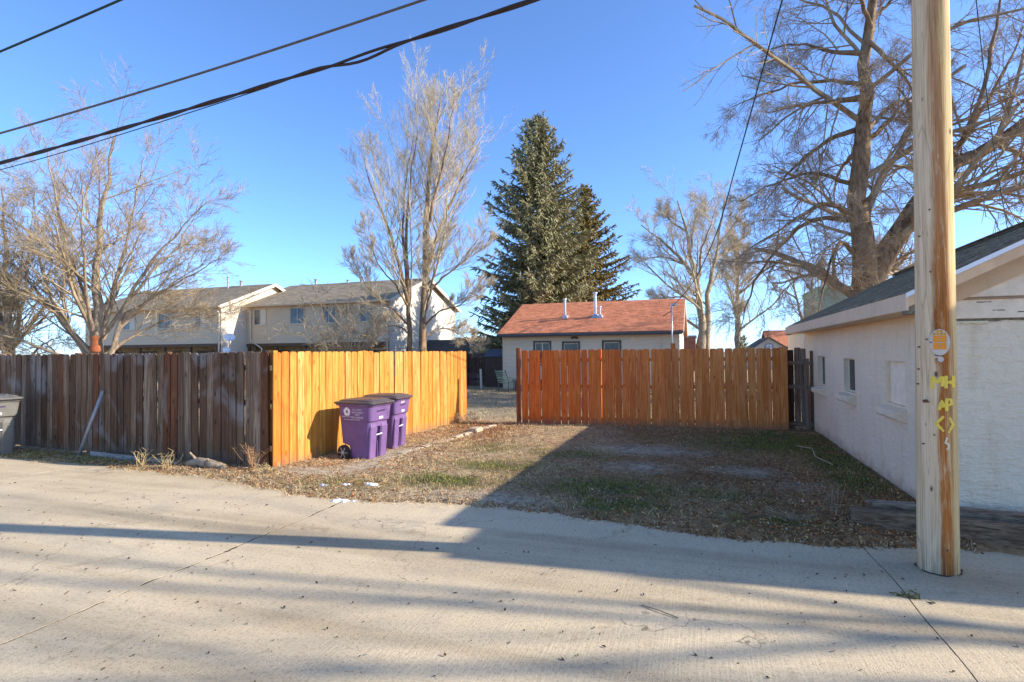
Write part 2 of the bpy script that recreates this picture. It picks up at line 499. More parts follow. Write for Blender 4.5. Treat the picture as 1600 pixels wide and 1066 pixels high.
MT['dark_glass'] = simple('dark_garage_glass', (0.035, 0.045, 0.045), 0.25, 0.3, 4, spec=0.12)
MT['blind'] = siding_mat('cream_window_blind', (0.70, 0.64, 0.50))
MT['galv'] = simple('galvanised_metal', (0.62, 0.62, 0.60), 0.35, 0.1, 12, metal=0.6)
MT['dull_metal'] = simple('dull_metal', (0.33, 0.31, 0.29), 0.5, 0.2, 12, metal=0.3)
MT['shed_metal'] = simple('brown_shed_metal', (0.125, 0.085, 0.07), 0.55, 0.12, 4)
MT['shed_roof'] = simple('slate_shed_roof', (0.085, 0.10, 0.135), 0.5, 0.1, 4)
MT['green_paint'] = simple('pale_green_paint', (0.36, 0.42, 0.31), 0.8, 0.12, 3)
MT['brick'] = None
MT['purple'] = simple('purple_cart_plastic', (0.175, 0.095, 0.225), 0.5, 0.16, 4, spec=0.4, bump=0.05)
MT['lid'] = simple('black_cart_lid', (0.085, 0.065, 0.06), 0.42, 0.2, 9, spec=0.45, bump=0.08)
MT['dark_slot'] = simple('dark_cart_purple', (0.05, 0.025, 0.08), 0.6, 0.1, 9)
MT['rubber'] = simple('rubber', (0.035, 0.033, 0.032), 0.8, 0.2, 20)
MT['grey_plastic'] = simple('faded_grey_plastic', (0.15, 0.138, 0.115), 0.6, 0.15, 7, bump=0.1)
MT['grey_lid'] = simple('faded_grey_lid', (0.12, 0.11, 0.095), 0.5, 0.2, 7)
MT['print'] = simple('white_print', (0.80, 0.78, 0.78), 0.6, 0.04, 10)
MT['yellow_paint'] = simple('yellow_marking_paint', (0.80, 0.55, 0.07), 0.7, 0.12, 40)
MT['cream_paint'] = simple('cream_marking_paint', (0.72, 0.62, 0.40), 0.7, 0.15, 40)
MT['tag_plate'] = simple('pole_tag_plate', (0.58, 0.50, 0.40), 0.5, 0.08, 20)
MT['tag_orange'] = simple('pole_tag_orange', (0.82, 0.28, 0.025), 0.45, 0.1, 40)
MT['tag_amber'] = simple('pole_tag_amber', (0.80, 0.40, 0.07), 0.5, 0.1, 40)
MT['ink'] = simple('dark_ink', (0.12, 0.05, 0.02), 0.7, 0.1, 10)
MT['rust'] = simple('rusty_iron', (0.16, 0.07, 0.035), 0.8, 0.3, 30)
MT['wire_black'] = simple('black_cable', (0.045, 0.026, 0.022), 0.6, 0.2, 20)
MT['wire_grey'] = simple('grey_cable', (0.13, 0.105, 0.09), 0.6, 0.2, 20)
MT['wire_green'] = simple('green_black_cable', (0.02, 0.045, 0.045), 0.6, 0.2, 20)
MT['bark_pale'] = bark('pale_grey_bark', (0.17, 0.115, 0.07), (0.42, 0.325, 0.22))
MT['bark_brown'] = bark('brown_furrowed_bark', (0.095, 0.057, 0.03), (0.36, 0.235, 0.135), 4)
MT['bark_tan'] = bark('tan_bark', (0.19, 0.14, 0.08), (0.48, 0.38, 0.25), 4)
MT['twig_pale'] = bark('pale_twig', (0.23, 0.16, 0.09), (0.42, 0.325, 0.205), 2, 0.1)
MT['twig_cream'] = bark('cream_twig', (0.40, 0.31, 0.19), (0.64, 0.52, 0.345), 2, 0.1)
MT['twig_brown'] = bark('brown_twig', (0.22, 0.15, 0.085), (0.45, 0.335, 0.21), 2, 0.1)
MT['straw'] = simple('straw_stalk', (0.52, 0.37, 0.17), 0.9, 0.25, 20)
MT['weed_brown'] = simple('brown_weed_stalk', (0.34, 0.19, 0.09), 0.9, 0.25, 20)
MT['scar'] = simple('rust_red_trunk_wound', (0.36, 0.11, 0.04), 0.9, 0.25, 20)
MT['stone'] = simple('kerb_stone', (0.43, 0.345, 0.24), 0.9, 0.25, 9, bump=0.5)
MT['snow'] = simple('old_snow', (0.85, 0.86, 0.88), 0.6, 0.03, 30)
MT['litter'] = attr_mat('dead_leaf_litter')
MT['grass'] = attr_mat('grass_blades')
MT['gravel'] = attr_mat('gravel_pebbles')
MT['needles'] = None

def needle_mat(name, c1, c2, c3):
    t = NT(name, 0.85, 0.15)
    v = t.coord('Position')
    a = t.noise(v, 2.2, 4, 0.65); b = t.noise(v, 14.0, 2)
    c = t.ramp(a, [(0.35, c1), (0.62, c2)])
    c = t.mix(c, c3, t.ramp(b, [(0.5, 0.0), (0.7, 0.8)]))
    t.color(c)
    return t.m
MT['spruce'] = needle_mat('blue_green_needles', (0.15, 0.145, 0.06), (0.30, 0.275, 0.145), (0.44, 0.395, 0.23))
MT['pine'] = needle_mat('olive_gold_needles', (0.12, 0.10, 0.03), (0.24, 0.18, 0.055), (0.33, 0.21, 0.07))
MT['cone'] = needle_mat('tan_spruce_cones', (0.17, 0.10, 0.045), (0.24, 0.14, 0.065), (0.2, 0.13, 0.06))

def brick_mat():
    t = NT('red_brick', 0.9, 0.1)
    v = t.coord('Position')
    c = t.ramp(t.noise(v, 3, 4), [(0.35, (0.30, 0.12, 0.07)), (0.65, (0.44, 0.20, 0.12))])
    t.color(c)
    return t.m
MT['brick'] = brick_mat()

def wall_holes(mb, o, u, n, L, H, holes, depth):
    """a wall face from o along u (length L), height H, outward normal n, openings with reveals"""
    o, u, n = Vector(o), Vector(u).normalized(), Vector(n).normalized()
    us = sorted({0, L, *[h[0] for h in holes], *[h[1] for h in holes]})
    zs = sorted({0, H, *[h[2] for h in holes], *[h[3] for h in holes]})
    P = lambda a, z, d=0: o+u*a+Vector((0, 0, z))-n*d
    for i in range(len(us)-1):
        for j in range(len(zs)-1):
            ca, cz = (us[i]+us[i+1])/2, (zs[j]+zs[j+1])/2
            if any(h[0] < ca < h[1] and h[2] < cz < h[3] for h in holes): continue
            mb.quad(P(us[i], zs[j]), P(us[i+1], zs[j]), P(us[i+1], zs[j+1]), P(us[i], zs[j+1]))
    for a, b, c, d in holes:
        mb.quad(P(a, c), P(a, d), P(a, d, depth), P(a, c, depth))
        mb.quad(P(b, d), P(b, c), P(b, c, depth), P(b, d, depth))
        mb.quad(P(a, d), P(b, d), P(b, d, depth), P(a, d, depth))
        mb.quad(P(b, c), P(a, c), P(a, c, depth), P(b, c, depth))
    return mb

def text_mesh(body, size, mat, extrude=0.0):
    cu = bpy.data.curves.new('lettering_curve', 'FONT')
    cu.body = body; cu.size = size; cu.align_x = 'CENTER'; cu.align_y = 'CENTER'; cu.extrude = extrude
    cu.resolution_u = 3
    o = bpy.data.objects.new('lettering_tmp', cu)
    COL.objects.link(o)
    dg = bpy.context.evaluated_depsgraph_get()
    me = bpy.data.meshes.new_from_object(o.evaluated_get(dg))
    bpy.data.objects.remove(o)
    bpy.data.curves.remove(cu)
    me.name = 'lettering'
    me.materials.clear(); me.materials.append(mat)
    return me

# ================================================================== GROUND
def struct(name, mesh_or_mb, mat=None, parent=None):
    o = mesh_or_mb.build(name, mat, parent) if isinstance(mesh_or_mb, MB) else obj(name, mesh_or_mb, parent)
    if parent is None: o['kind'] = 'structure'
    return o

rs = np.random.RandomState(11)
def vnoise(x, y, seed, scale):
    """smooth value noise, numpy"""
    r_ = np.random.RandomState(seed)
    tab = r_.rand(256, 256)
    X, Y = x*scale+1000, y*scale+1000
    xi, yi = np.floor(X).astype(int), np.floor(Y).astype(int)
    fx, fy = X-xi, Y-yi
    fx, fy = fx*fx*(3-2*fx), fy*fy*(3-2*fy)
    g = lambda a, b: tab[a % 256, b % 256]
    return (g(xi, yi)*(1-fx)+g(xi+1, yi)*fx)*(1-fy)+(g(xi, yi+1)*(1-fx)+g(xi+1, yi+1)*fx)*fy

EDGE = np.array([(-45, 7.1), (-13.5, 6.45), (-11.7, 6.36), (-10, 6.36), (-8.4, 6.22), (-7.2, 6.25), (-6.3, 6.05), (-5.05, 5.72), (-4.1, 5.72), (-3.1, 5.76),
                 (-2, 5.86), (-0.9, 5.64), (0, 5.60), (0.95, 5.53), (1.6, 5.66), (2.4, 5.78), (12, 5.78)])
def edge_y(x):
    return np.interp(x, EDGE[:, 0], EDGE[:, 1])+0.16*(vnoise(x, x*0, 3, 1.9)-0.5)+0.10*(vnoise(x, x*0, 4, 6.0)-0.5)
def lot_z(x, y):
    e = edge_y(x)
    s = np.clip((y-e+0.10)/0.55, 0, 1); s = s*s*(3-2*s)
    z = -0.045+0.085*s
    z = z+0.028*(vnoise(x, y, 5, 1.4)-0.5)*s+0.022*(vnoise(x, y, 6, 5.0)-0.5)*np.clip(s*2, 0, 1)+0.008*(vnoise(x, y, 7, 17.0)-0.5)
    return z
def grid(x0, x1, y0, y1, d, fz):
    nx, ny = int((x1-x0)/d)+1, int((y1-y0)/d)+1
    X, Y = np.meshgrid(np.linspace(x0, x1, nx), np.linspace(y0, y1, ny))
    V = np.stack([X.ravel(), Y.ravel(), fz(X.ravel(), Y.ravel())], 1)
    i = np.arange(nx*ny).reshape(ny, nx)
    F = np.stack([i[:-1, :-1].ravel(), i[:-1, 1:].ravel(), i[1:, 1:].ravel(), i[1:, :-1].ravel()], 1)
    return V, F

struct('ground', MB().quad((-900, -900, -0.30), (900, -900, -0.30), (900, 1500, -0.30), (-900, 1500, -0.30)), MT['ground'])
GREEN = [(-3.35, 6.95, .62, .34, 1.0), (-3.0, 8.1, .9, .45, .65), (-1.2, 7.2, .9, .5, .85), (-0.95, 6.45, .55, .4, .8), (1.4, 12.0, .8, 1.3, .8), (1.95, 9.9, .35, 1.2, .95),
         (1.9, 8.4, .35, .6, .9), (0.3, 7.2, .5, .3, .55), (-4.6, 6.4, .8, .35, .35), (0.6, 6.3, .5, .3, .5), (-11.3, 6.75, 1.3, .25, .5), (-9.6, 6.7, .9, .25, .5), (0.9, 11.2, 1.0, .9, .6), (-2.2, 9.4, .8, .5, .4), (-3.6, 9.6, .6, .5, .35)]
BARE = [(-0.95, 10.1, .8, .45, 1.), (0.6, 8.75, .4, .3, 1.), (-2.3, 6.3, 1.0, .25, .7), (-5.1, 8.5, .35, 1.0, .9), (-5.5, 6.9, .5, .25, .8), (-0.9, 8.6, .5, .4, .6), (1.2, 8.0, .4, .3, .5), (-5.0, 7.4, .3, .6, .8)]
REDDISH = [(-4.3, 11.6, .7, 1.1, 1.), (-5.2, 12.4, .5, .9, .8), (-3.9, 10.6, .5, .8, .6)]
def dens(x, y, blobs):
    d = np.zeros_like(x)
    for bx, by, rx, ry, s in blobs:
        q = ((x-bx)/rx)**2+((y-by)/ry)**2
        d = np.maximum(d, s*np.exp(-q*1.1))
    return d
def lot_col(x, y):
    n1 = vnoise(x, y, 14, 1.1)[:, None]; n2 = vnoise(x, y, 15, 3.7)[:, None]
    A, B, C_ = np.array((.29, .155, .065)), np.array((.42, .265, .13)), np.array((.58, .445, .275))
    c = A*(1-n1)+B*n1
    left = np.clip((-x-1.2)/2.2, 0, 1)[:, None]          # sunlit left painted paler and sandier, shaded right a darker leaf mould
    c = c*(1-.7*left)+(C_*(.8+.35*n2))*.7*left
    br = np.clip(.2+1.1*dens(x, y, BARE), 0, 1)[:, None]*(.6+.6*n2)
    br = np.where(dens(x, y, BARE)[:, None] > .08, np.clip(br, 0, 1), 0)
    c = c*(1-br)+np.array((.52, .42, .29))*br
    re = (dens(x, y, REDDISH)[:, None])*.8
    c = c*(1-re)+np.array((.27, .125, .06))*re
    gr = np.clip(dens(x, y, GREEN)[:, None]*1.1*(.5+n2), 0, .85)
    c = c*(1-gr)+np.array((.105, .105, .04))*gr
    return c
V, F = grid(-18, 3.2, 5.2, 13.9, 0.05, lot_z)
struct('lot_ground', np_mesh('lot_ground', V, F, MT['soil'], True, lot_col(V[:, 0], V[:, 1])))
def yard_z(x, y):
    return 0.03+0.05*(vnoise(x, y, 8, 0.8)-0.5)+0.03*(vnoise(x, y, 9, 3.0)-0.5)
V, F = grid(-70, 40, 13.7, 75, 0.5, lambda x, y: yard_z(x, y))
struct('yard_ground', np_mesh('yard_ground', V, F, MT['yard'], True))
V, F = grid(2.0, 16, 5.7, 16, 0.25, lambda x, y: 0.0+0.03*(vnoise(x, y, 12, 2.0)-0.5))
struct('side_yard_ground', np_mesh('side_yard_ground', V, F, MT['side_soil'], True))
V, F = grid(-60, -16, 5.2, 13.9, 0.4, lambda x, y: np.where(y > 6.6, 0.0, -0.06)+0*x)
struct('far_strip_ground', np_mesh('far_strip_ground', V, F, MT['yard'], True))

# concrete alley: slabs with real gaps at the joints
alley = bpy.data.objects.new('alley', None); link(alley); alley['kind'] = 'structure'
MB().quad((-62, -5.6, -0.0035), (34, -5.6, -0.0035), (34, 6.5, -0.0035), (-62, 6.5, -0.0035)).build('joint_filler', MT['joint'], alley)
JX = [-61, -48.1, -37.1, -26.1, -15.13, -9.63, -4.13, 1.37, 6.87, 12.37, 33]
rj = random.Random(5)
def joint_line(x, side, amp):
    pts = []
    y = -5.5
    spall = 0.0
    while y < 6.9:
        if amp > .005: spall = max(0, spall*.7+(rj.uniform(.004, .022) if rj.random() < .10 else 0)-.002)
        pts.append((x+side*((.004 if amp < .005 else .006)+spall+max(0, rj.gauss(0, amp*.5)))+0.012*math.sin(y*1.7)+0.008*math.sin(y*5.1+1), y))
        y += 0.045
    pts.append((x+side*0.009, 6.85))
    return pts
for a, b in zip(JX[:-1], JX[1:]):
    la, lb = joint_line(a, 1, 0.010 if a == -4.13 else 0.003), joint_line(b, -1, 0.010 if b == -4.13 else 0.003)
    if b < -6: la = [(x, y) for x, y in la if y < 6.1+0.0*x]+[(a+.009, 6.55)]; lb = [(x, y) for x, y in lb if y < 6.1]+[(b-.009, 6.5)]
    ring = la+lb[::-1]
    MB().prism([(x, y, -0.1) for x, y in ring][::-1], (0, 0, 0.1)).build('concrete_slab', MT['concrete'], alley)

# dirt ring where the pole passes through the slab
ring = []
MBp = MB()
for k in range(28):
    a0, a1 = 2*math.pi*k/28, 2*math.pi*(k+1)/28
    r0, r1 = 0.157+0.012*math.sin(3*a0+1)+0.01*math.sin(7*a0), 0.157+0.012*math.sin(3*a1+1)+0.01*math.sin(7*a1)
    MBp.quad((1.795+.1*math.cos(a0), 5.41+.1*math.sin(a0), 0.006), (1.795+r0*math.cos(a0), 5.41+r0*math.sin(a0), 0.004),
             (1.795+r1*math.cos(a1), 5.41+r1*math.sin(a1), 0.004), (1.795+.1*math.cos(a1), 5.41+.1*math.sin(a1), 0.006))
MBp.build('pole_hole_dirt', MT['joint'], alley)

# ------------------------------------------------------------------ scatter
def sample(n, x0, x1, y0, y1, prob, seed):
    r_ = np.random.RandomState(seed)
    x, y = r_.uniform(x0, x1, n), r_.uniform(y0, y1, n)
    k = r_.rand(n) < prob(x, y)
    return x[k], y[k]
def in_lot(x, y, m=0.0):
    fl = 7.02+(-6.34-x)*0.045
    fx = -6.3+(y-6.98)*0.083
    ok = (y > edge_y(x)+m) & (y < 13.25) & (x < 2.30)
    ok &= np.where(x < -6.3, y < fl-0.03, True)
    ok &= np.where((y > 7.0) & (x < -5.5), x > fx+0.05, True)
    return ok

def blades(name, x, y, z, h, wd, cols, mat, seed, lean=0.6, seg=2):
    r_ = np.random.RandomState(seed)
    n = len(x)
    a = r_.uniform(0, 2*np.pi, n); b = r_.uniform(0, 2*np.pi, n)
    h = h*r_.uniform(.5, 1.3, n); l = h*lean*r_.uniform(.2, 1.3, n)
    p = np.stack([x, y, z], 1)
    s = np.stack([np.cos(a), np.sin(a), 0*a], 1)*wd[:, None]/2 if hasattr(wd, '__len__') else np.stack([np.cos(a), np.sin(a), 0*a], 1)*wd/2
    d = np.stack([np.cos(b), np.sin(b), 0*b], 1)
    mid = p+d*(l*.3)[:, None]+np.stack([0*h, 0*h, h*.6], 1)
    tip = p+d*l[:, None]+np.stack([0*h, 0*h, h], 1)
    V = np.stack([p-s, p+s, mid+s*.7, mid-s*.7, tip], 1).reshape(-1, 3)
    i = np.arange(n)*5
    F = np.concatenate([np.stack([i, i+1, i+2], 1), np.stack([i, i+2, i+3], 1), np.stack([i+3, i+2, i+4], 1)])
    o = obj(name, np_mesh(name, V, F, mat, False, np.repeat(cols, 5, 0)))
    return o
def leaves(name, x, y, z, size, cols, mat, seed, curl=0.5):
    r_ = np.random.RandomState(seed)
    n = len(x)
    a = r_.uniform(0, 2*np.pi, n)
    L, W_ = size*r_.uniform(.6, 1.4, n), size*r_.uniform(.35, .8, n)
    u = np.stack([np.cos(a), np.sin(a), r_.normal(0, .28, n)], 1)
    v = np.stack([-np.sin(a), np.cos(a), r_.normal(0, .35, n)], 1)
    p = np.stack([x, y, z], 1)
    upz = np.stack([0*x, 0*x, size*curl*r_.uniform(.1, 1, n)], 1)
    A, B = p-u*L[:, None]/2+upz*.5, p+u*L[:, None]/2+upz*.5
    Cc, D = p-v*W_[:, None]/2+upz, p+v*W_[:, None]/2+upz*.8
    V = np.stack([A, Cc, B, D, p+upz*.0], 1).reshape(-1, 3)
    i = np.arange(n)*5
    F = np.concatenate([np.stack([i, i+1, i+4], 1), np.stack([i+1, i+2, i+4], 1), np.stack([i+2, i+3, i+4], 1), np.stack([i+3, i, i+4], 1)])
    return obj(name, np_mesh(name, V, F, mat, False, np.repeat(cols, 5, 0)))
def pebbles(name, x, y, z, size, cols, mat, seed):
    r_ = np.random.RandomState(seed)
    n = len(x)
    base = np.array([(1, 0, 0), (-.9, .1, 0), (.1, .9, .1), (0, -1, 0), (.1, 0, .7), (0, 0, -.5)])
    a = r_.uniform(0, 6.28, n)
    c, s = np.cos(a), np.sin(a)
    sx, sy, sz = size*r_.uniform(.6, 1.3, n), size*r_.uniform(.5, 1.1, n), size*r_.uniform(.4, 1.0, n)
    B = base[None]*np.stack([sx, sy, sz], 1)[:, None]*(1+r_.normal(0, .15, (n, 6, 3)))
    V = np.stack([B[..., 0]*c[:, None]-B[..., 1]*s[:, None], B[..., 0]*s[:, None]+B[..., 1]*c[:, None], B[..., 2]], 2)
    V = (V+np.stack([x, y, z], 1)[:, None]).reshape(-1, 3)
    f0 = np.array([(0, 2, 4), (2, 1, 4), (1, 3, 4), (3, 0, 4), (2, 0, 5), (1, 2, 5), (3, 1, 5), (0, 3, 5)])
    F = (np.arange(n)[:, None, None]*6+f0[None]).reshape(-1, 3)
    return obj(name, np_mesh(name, V, F, mat, False, np.repeat(cols, 6, 0)))
def pal(n, colors, weights, seed, jit=0.2):
    r_ = np.random.RandomState(seed)
    c = np.array(colors)[r_.choice(len(colors), n, p=np.array(weights)/sum(weights))]
    return np.clip(c*(1+r_.normal(0, jit, (n, 1))), 0.01, 1)

# green grass
gx, gy = [], []
r_ = np.random.RandomState(21)
for bx, by, rx, ry, sd_ in GREEN:
    n = int(9000*rx*ry*sd_)
    gx.append(bx+r_.normal(0, .62*rx, n)); gy.append(by+r_.normal(0, .62*ry, n))
x, y = np.concatenate(gx), np.concatenate(gy)
k = in_lot(x, y, .05) & (vnoise(x, y, 24, 4.0) > .30); x, y = x[k], y[k]
g = blades('green_grass', x, y, lot_z(x, y), 0.034*np.ones(len(x)), 0.006, pal(len(x), [(.15, .18, .035), (.22, .22, .05), (.40, .31, .11), (.09, .11, .025)], [3, 3, 2, 2], 22), MT['grass'], 23, 0.9)
tag(g, 'short green grass growing in patches on the dirt lot', 'grass', kind='stuff')
# dry straw grass along the alley edge and the fences
def pr(x, y):
    e = y-edge_y(x)
    return np.clip(np.exp(-(e/.3)**2)*.8, 0, 1)*np.where(x < -3.5, 1.0, .35)+np.where(x < -1.5, .30, .07)*(vnoise(x, y, 25, 2.3) > .45)+.25*np.exp(-((y-13.0)/.25)**2)
x, y = sample(230000, -13, 2.3, 5.4, 13.3, pr, 31)
k = in_lot(x, y, -0.03) & (dens(x, y, BARE) < .45); x, y = x[k], y[k]
g = blades('dry_grass', x, y, lot_z(x, y), 0.042*(.5+1.3*vnoise(x, y, 26, 3.0)**2)*np.ones(len(x)), 0.005, pal(len(x), [(.64, .48, .23), (.52, .36, .16), (.38, .22, .10), (.74, .61, .36)], [4, 3, 2, 2], 32), MT['grass'], 33, 1.9)
tag(g, 'straw coloured dry grass along the alley edge and across the lot', 'grass', kind='stuff')
# dead leaves
def pr(x, y):
    right = np.clip((x+1.2)/2.5, 0, 1)*np.clip((9.6-y)/2.5, 0.12, 1)
    return .10+.85*right+.55*np.exp(-(((x+5.0)/.9)**2+((y-11.9)/1.3)**2))+.9*np.exp(-((y-edge_y(x)-.10)/.2)**2)+.35*np.clip(-x-3.4, 0, 1)
x, y = sample(110000, -13, 2.3, 5.4, 13.3, pr, 41)
k = in_lot(x, y, -0.02) & (dens(x, y, BARE) < .5); x, y = x[k], y[k]
g = leaves('dead_leaves', x, y, lot_z(x, y)+.006, 0.030, pal(len(x), [(.30, .125, .045), (.44, .21, .08), (.56, .33, .14), (.18, .085, .035), (.70, .50, .29)], [5, 5, 3, 3, .7], 42), MT['litter'], 43, .6)
tag(g, 'brown dead leaves strewn over the dirt lot', 'leaves', kind='stuff')
# gravel
def pr(x, y):
    return .18+.7*np.exp(-(((x+2.0)/1.6)**2+((y-6.6)/.9)**2))+.25*(dens(x, y, BARE) > .4)
x, y = sample(60000, -13, 2.3, 5.4, 13.3, pr, 51)
k = in_lot(x, y, 0); x, y = x[k], y[k]
g = pebbles('gravel', x, y, lot_z(x, y)+.004, 0.011, pal(len(x), [(.38, .29, .20), (.27, .20, .13), (.52, .41, .28), (.36, .22, .12)], [4, 3, .8, 3], 52), MT['gravel'], 53)
tag(g, 'small grey gravel pressed into the dirt lot', 'gravel', kind='stuff')
# crumbs and leaf bits on the concrete
r_ = np.random.RandomState(61)
n = 1500
x, y = r_.uniform(-12, 4, n), 1.2+4.4*r_.rand(n)**1.4
k = y < edge_y(x)-.05; x, y = x[k], y[k]
g = leaves('leaf_crumbs', x, y, 0*x+.003, 0.016*r_.uniform(.4, 1.9, len(x)), pal(len(x), [(.05, .035, .025), (.10, .06, .035), (.16, .10, .05)], [4, 3, 1], 62), MT['litter'], 63, .5)
tag(g, 'dark leaf crumbs and grit scattered on the concrete alley', 'leaves', kind='stuff')
# yard: dry lawn tufts seen through the gate opening
x, y = sample(26000, -11, 4, 13.6, 26, lambda x, y: .9*(x > -12+0*x), 71)
g = blades('yard_grass', x, y, yard_z(x, y), 0.06*np.ones(len(x)), 0.012, pal(len(x), [(.50, .38, .2), (.40, .28, .13), (.30, .20, .1)], [4, 3, 2], 72), MT['grass'], 73, 1.2)
tag(g, 'dry tan lawn in the yard behind the fence', 'grass', kind='stuff')
# snow scraps
for i, (sx, sy, sr, lb) in enumerate([(-4.81, 6.22, .075, 'scrap of old snow on the dead grass nearest the corner of the two fences'), (-4.45, 6.30, .055, 'middle one of the old snow scraps on the dead grass'),
                                      (-4.12, 5.76, .085, 'largest scrap of old snow, at the concrete edge where the alley joint ends'),
                                      (-4.18, 6.42, .06, 'scrap of old snow on the dead grass farthest along towards the dirt lot')]):
    rr = random.Random(i)
    z0 = max(0.0, float(lot_z(np.array([sx]), np.array([sy]))[0]))
    mb = MB()
    for q in range(5):
        ox, oy, s_ = rr.uniform(-1.3, 1.3)*sr, rr.uniform(-.6, .6)*sr, sr*rr.uniform(.3, .85)
        pts = [(ox+s_*rr.uniform(.5, 1.25)*1.2*math.cos(2*math.pi*k/12), oy+s_*rr.uniform(.5, 1.2)*.6*math.sin(2*math.pi*k/12), -.02) for k in range(12)]
        mb.loft([pts, [(ox+(p[0]-ox)*.9, oy+(p[1]-oy)*.9, .004) for p in pts], [(ox+(p[0]-ox)*.4, oy+(p[1]-oy)*.4, .012+.006*q*.3) for p in pts]])
    tag(mb.build('snow_patch', MT['snow'], None, (sx, sy, z0), smooth=True), lb, 'snow')

# ================================================================== FENCES
def picket_mesh(name, mat, wd, h, th, seed, ear=0.03, ragged=0.0):
    rr = random.Random(seed)
    a, b = -wd/2, wd/2
    e = ear
    top = [(b, 0, h-e*rr.uniform(.8, 1.2)), (b-e*.45, 0, h-e*.3), (b-e*1.1, 0, h+rr.uniform(-.002, .004)), (a+e*1.1, 0, h+rr.uniform(-.002, .004)), (a+e*.45, 0, h-e*.3), (a, 0, h-e*rr.uniform(.8, 1.2))]
    low = [(a, 0, 0.0+ragged*rr.random()), (b, 0, 0.0+ragged*rr.random())]
    # sides with slight wander so the gaps are uneven
    left, right = [], []
    for k in range(1, 5):
        z = h*k/5
        left.append((a+rr.uniform(-.0035, .0015), rr.uniform(-.003, .003), z)); right.append((b+rr.uniform(-.0015, .0035), rr.uniform(-.003, .003), z))
    rows = [(low[0], low[1])]+list(zip(left, right))+[(top[5], top[0]), (top[4], top[1]), (top[3], top[2])]
    mb = MB()
    V = []
    for l, r_ in rows:
        V += [(l[0], l[1]-th/2, l[2]), (r_[0], r_[1]-th/2, r_[2]), (r_[0], r_[1]+th/2, r_[2]), (l[0], l[1]+th/2, l[2])]
    F = [(3, 2, 1, 0)]
    for i in range(len(rows)-1):
        o = i*4
        for j in range(4):
            F.append((o+j, o+(j+1) % 4, o+4+(j+1) % 4, o+4+j))
    o = (len(rows)-1)*4
    F.append((o, o+1, o+2, o+3))
    mb.add(V, F)
    return mb.mesh(name, mat)

def fence(name, label, p0, p1, wd, pitch, h, mat, rail_mat, colfn, seed, rails=(0.30, 0.95, 1.55), post_at=(), post_color=None, group=None, gapfn=None, rail_side=1, z0=0.03, th=0.017, ragged=0.0, zfn=None, nrot=0.5, sxfn=None):
    """pickets run from p0 to p1, faces towards local -y; rails and posts on the local +y side"""
    p0, p1 = Vector(p0), Vector(p1)
    d = p1-p0
    L = d.length
    ang = math.atan2(d.y, d.x)
    t = thing(name, label, 'fence', (p0.x, p0.y, 0), ang, group)
    rr = random.Random(seed)
    var = [picket_mesh('picket', mat, wd*rr.uniform(.96, 1.03), h, th, seed*10+i, ragged=ragged) for i in range(6)]
    n = int(round(L/pitch))
    for i in range(n):
        s = (i+.5)*L/n
        g = gapfn(i, rr) if gapfn else rr.uniform(-.002, .002)
        zz = z0+rr.gauss(0, .005)+(zfn(s) if zfn else 0)
        pk = obj('picket', rr.choice(var), t, (s+g, rr.uniform(-.004, .004), zz), (R(rr.gauss(0, .25)), R(rr.gauss(0, nrot*.35)), R(rr.gauss(0, 1.2))), colfn(s/L, rr))
        if sxfn: pk.scale.x = sxfn(i, rr)
    for rz in rails:
        k = max(1, int(L/2.4))
        for j in range(k):
            a, b = j*L/k+.002, (j+1)*L/k-.002
            mb = MB().box(-(b-a)/2, (b-a)/2, -.019, .019, -.042, .042)
            mb.build('rail', rail_mat, t, ((a+b)/2, rail_side*(th/2+.024), z0+rz), (0, 0, 0), bevel=.003, color=colfn((a+b)/2/L, rr))
    for s in post_at:
        MB().box(-.044, .044, -.044, .044, -.15, h+.02).build('post', mat, t, (s, rail_side*(th/2+.045+.046), z0), (0, 0, 0), bevel=.004, color=post_color or colfn(s/L, rr))
    return t

def old_col(f, rr):
    q = rr.random()
    v = rr.uniform(.8, 1.15)
    if q < .18: c = (.20, .09, .042)
    elif q < .30: c = (.33, .275, .215)
    elif q < .62: c = (.135, .088, .055)
    else: c = (.22, .165, .115)
    return tuple(a*v*w_ for a, w_ in zip(c, (1.22, 1.0, .80)))
def old_gap(i, rr):
    return rr.choice([0, 0, 0, .003, -.003, .006])
f1 = fence('weathered_fence', 'weathered dark grey and brown picket fence running along the alley', (-14.5, 7.37), (-6.36, 6.99), .159, .165, 1.80, MT['old_wood'], MT['old_rail'], old_col, 3,
           rails=(.32, 1.0, 1.55), post_at=(1.0, 3.4, 5.8, 8.05), gapfn=old_gap, ragged=.03, z0=.03, nrot=.9)
def stain_col(f, rr):
    q = rr.random()
    red = max(0, f-.72)*2.2
    base = (.56, .315, .062) if q < .5 else ((.60, .385, .115) if q < .75 else (.52, .215, .032))
    return tuple(a*(1-min(1, red)*.6)+b*min(1, red)*.6 for a, b in zip(base, (.50, .17, .02)))
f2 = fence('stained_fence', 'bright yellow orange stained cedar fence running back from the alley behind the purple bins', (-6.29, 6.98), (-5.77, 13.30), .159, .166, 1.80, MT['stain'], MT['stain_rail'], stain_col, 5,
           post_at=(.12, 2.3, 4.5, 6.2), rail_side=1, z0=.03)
def gate_col(f, rr):
    a, b = (.84, .205, .028), (.84, .35, .105)
    k = min(1, max(0, (f-.12)*1.25))+rr.uniform(-.12, .12)
    k = min(1, max(0, k)); v = rr.uniform(.86, 1.1)
    return tuple((p*(1-k)+q*k)*v for p, q in zip(a, b))
def gate_gap(i, rr):
    return rr.uniform(-.008, .008) if i < 28 else rr.uniform(-.002, .002)
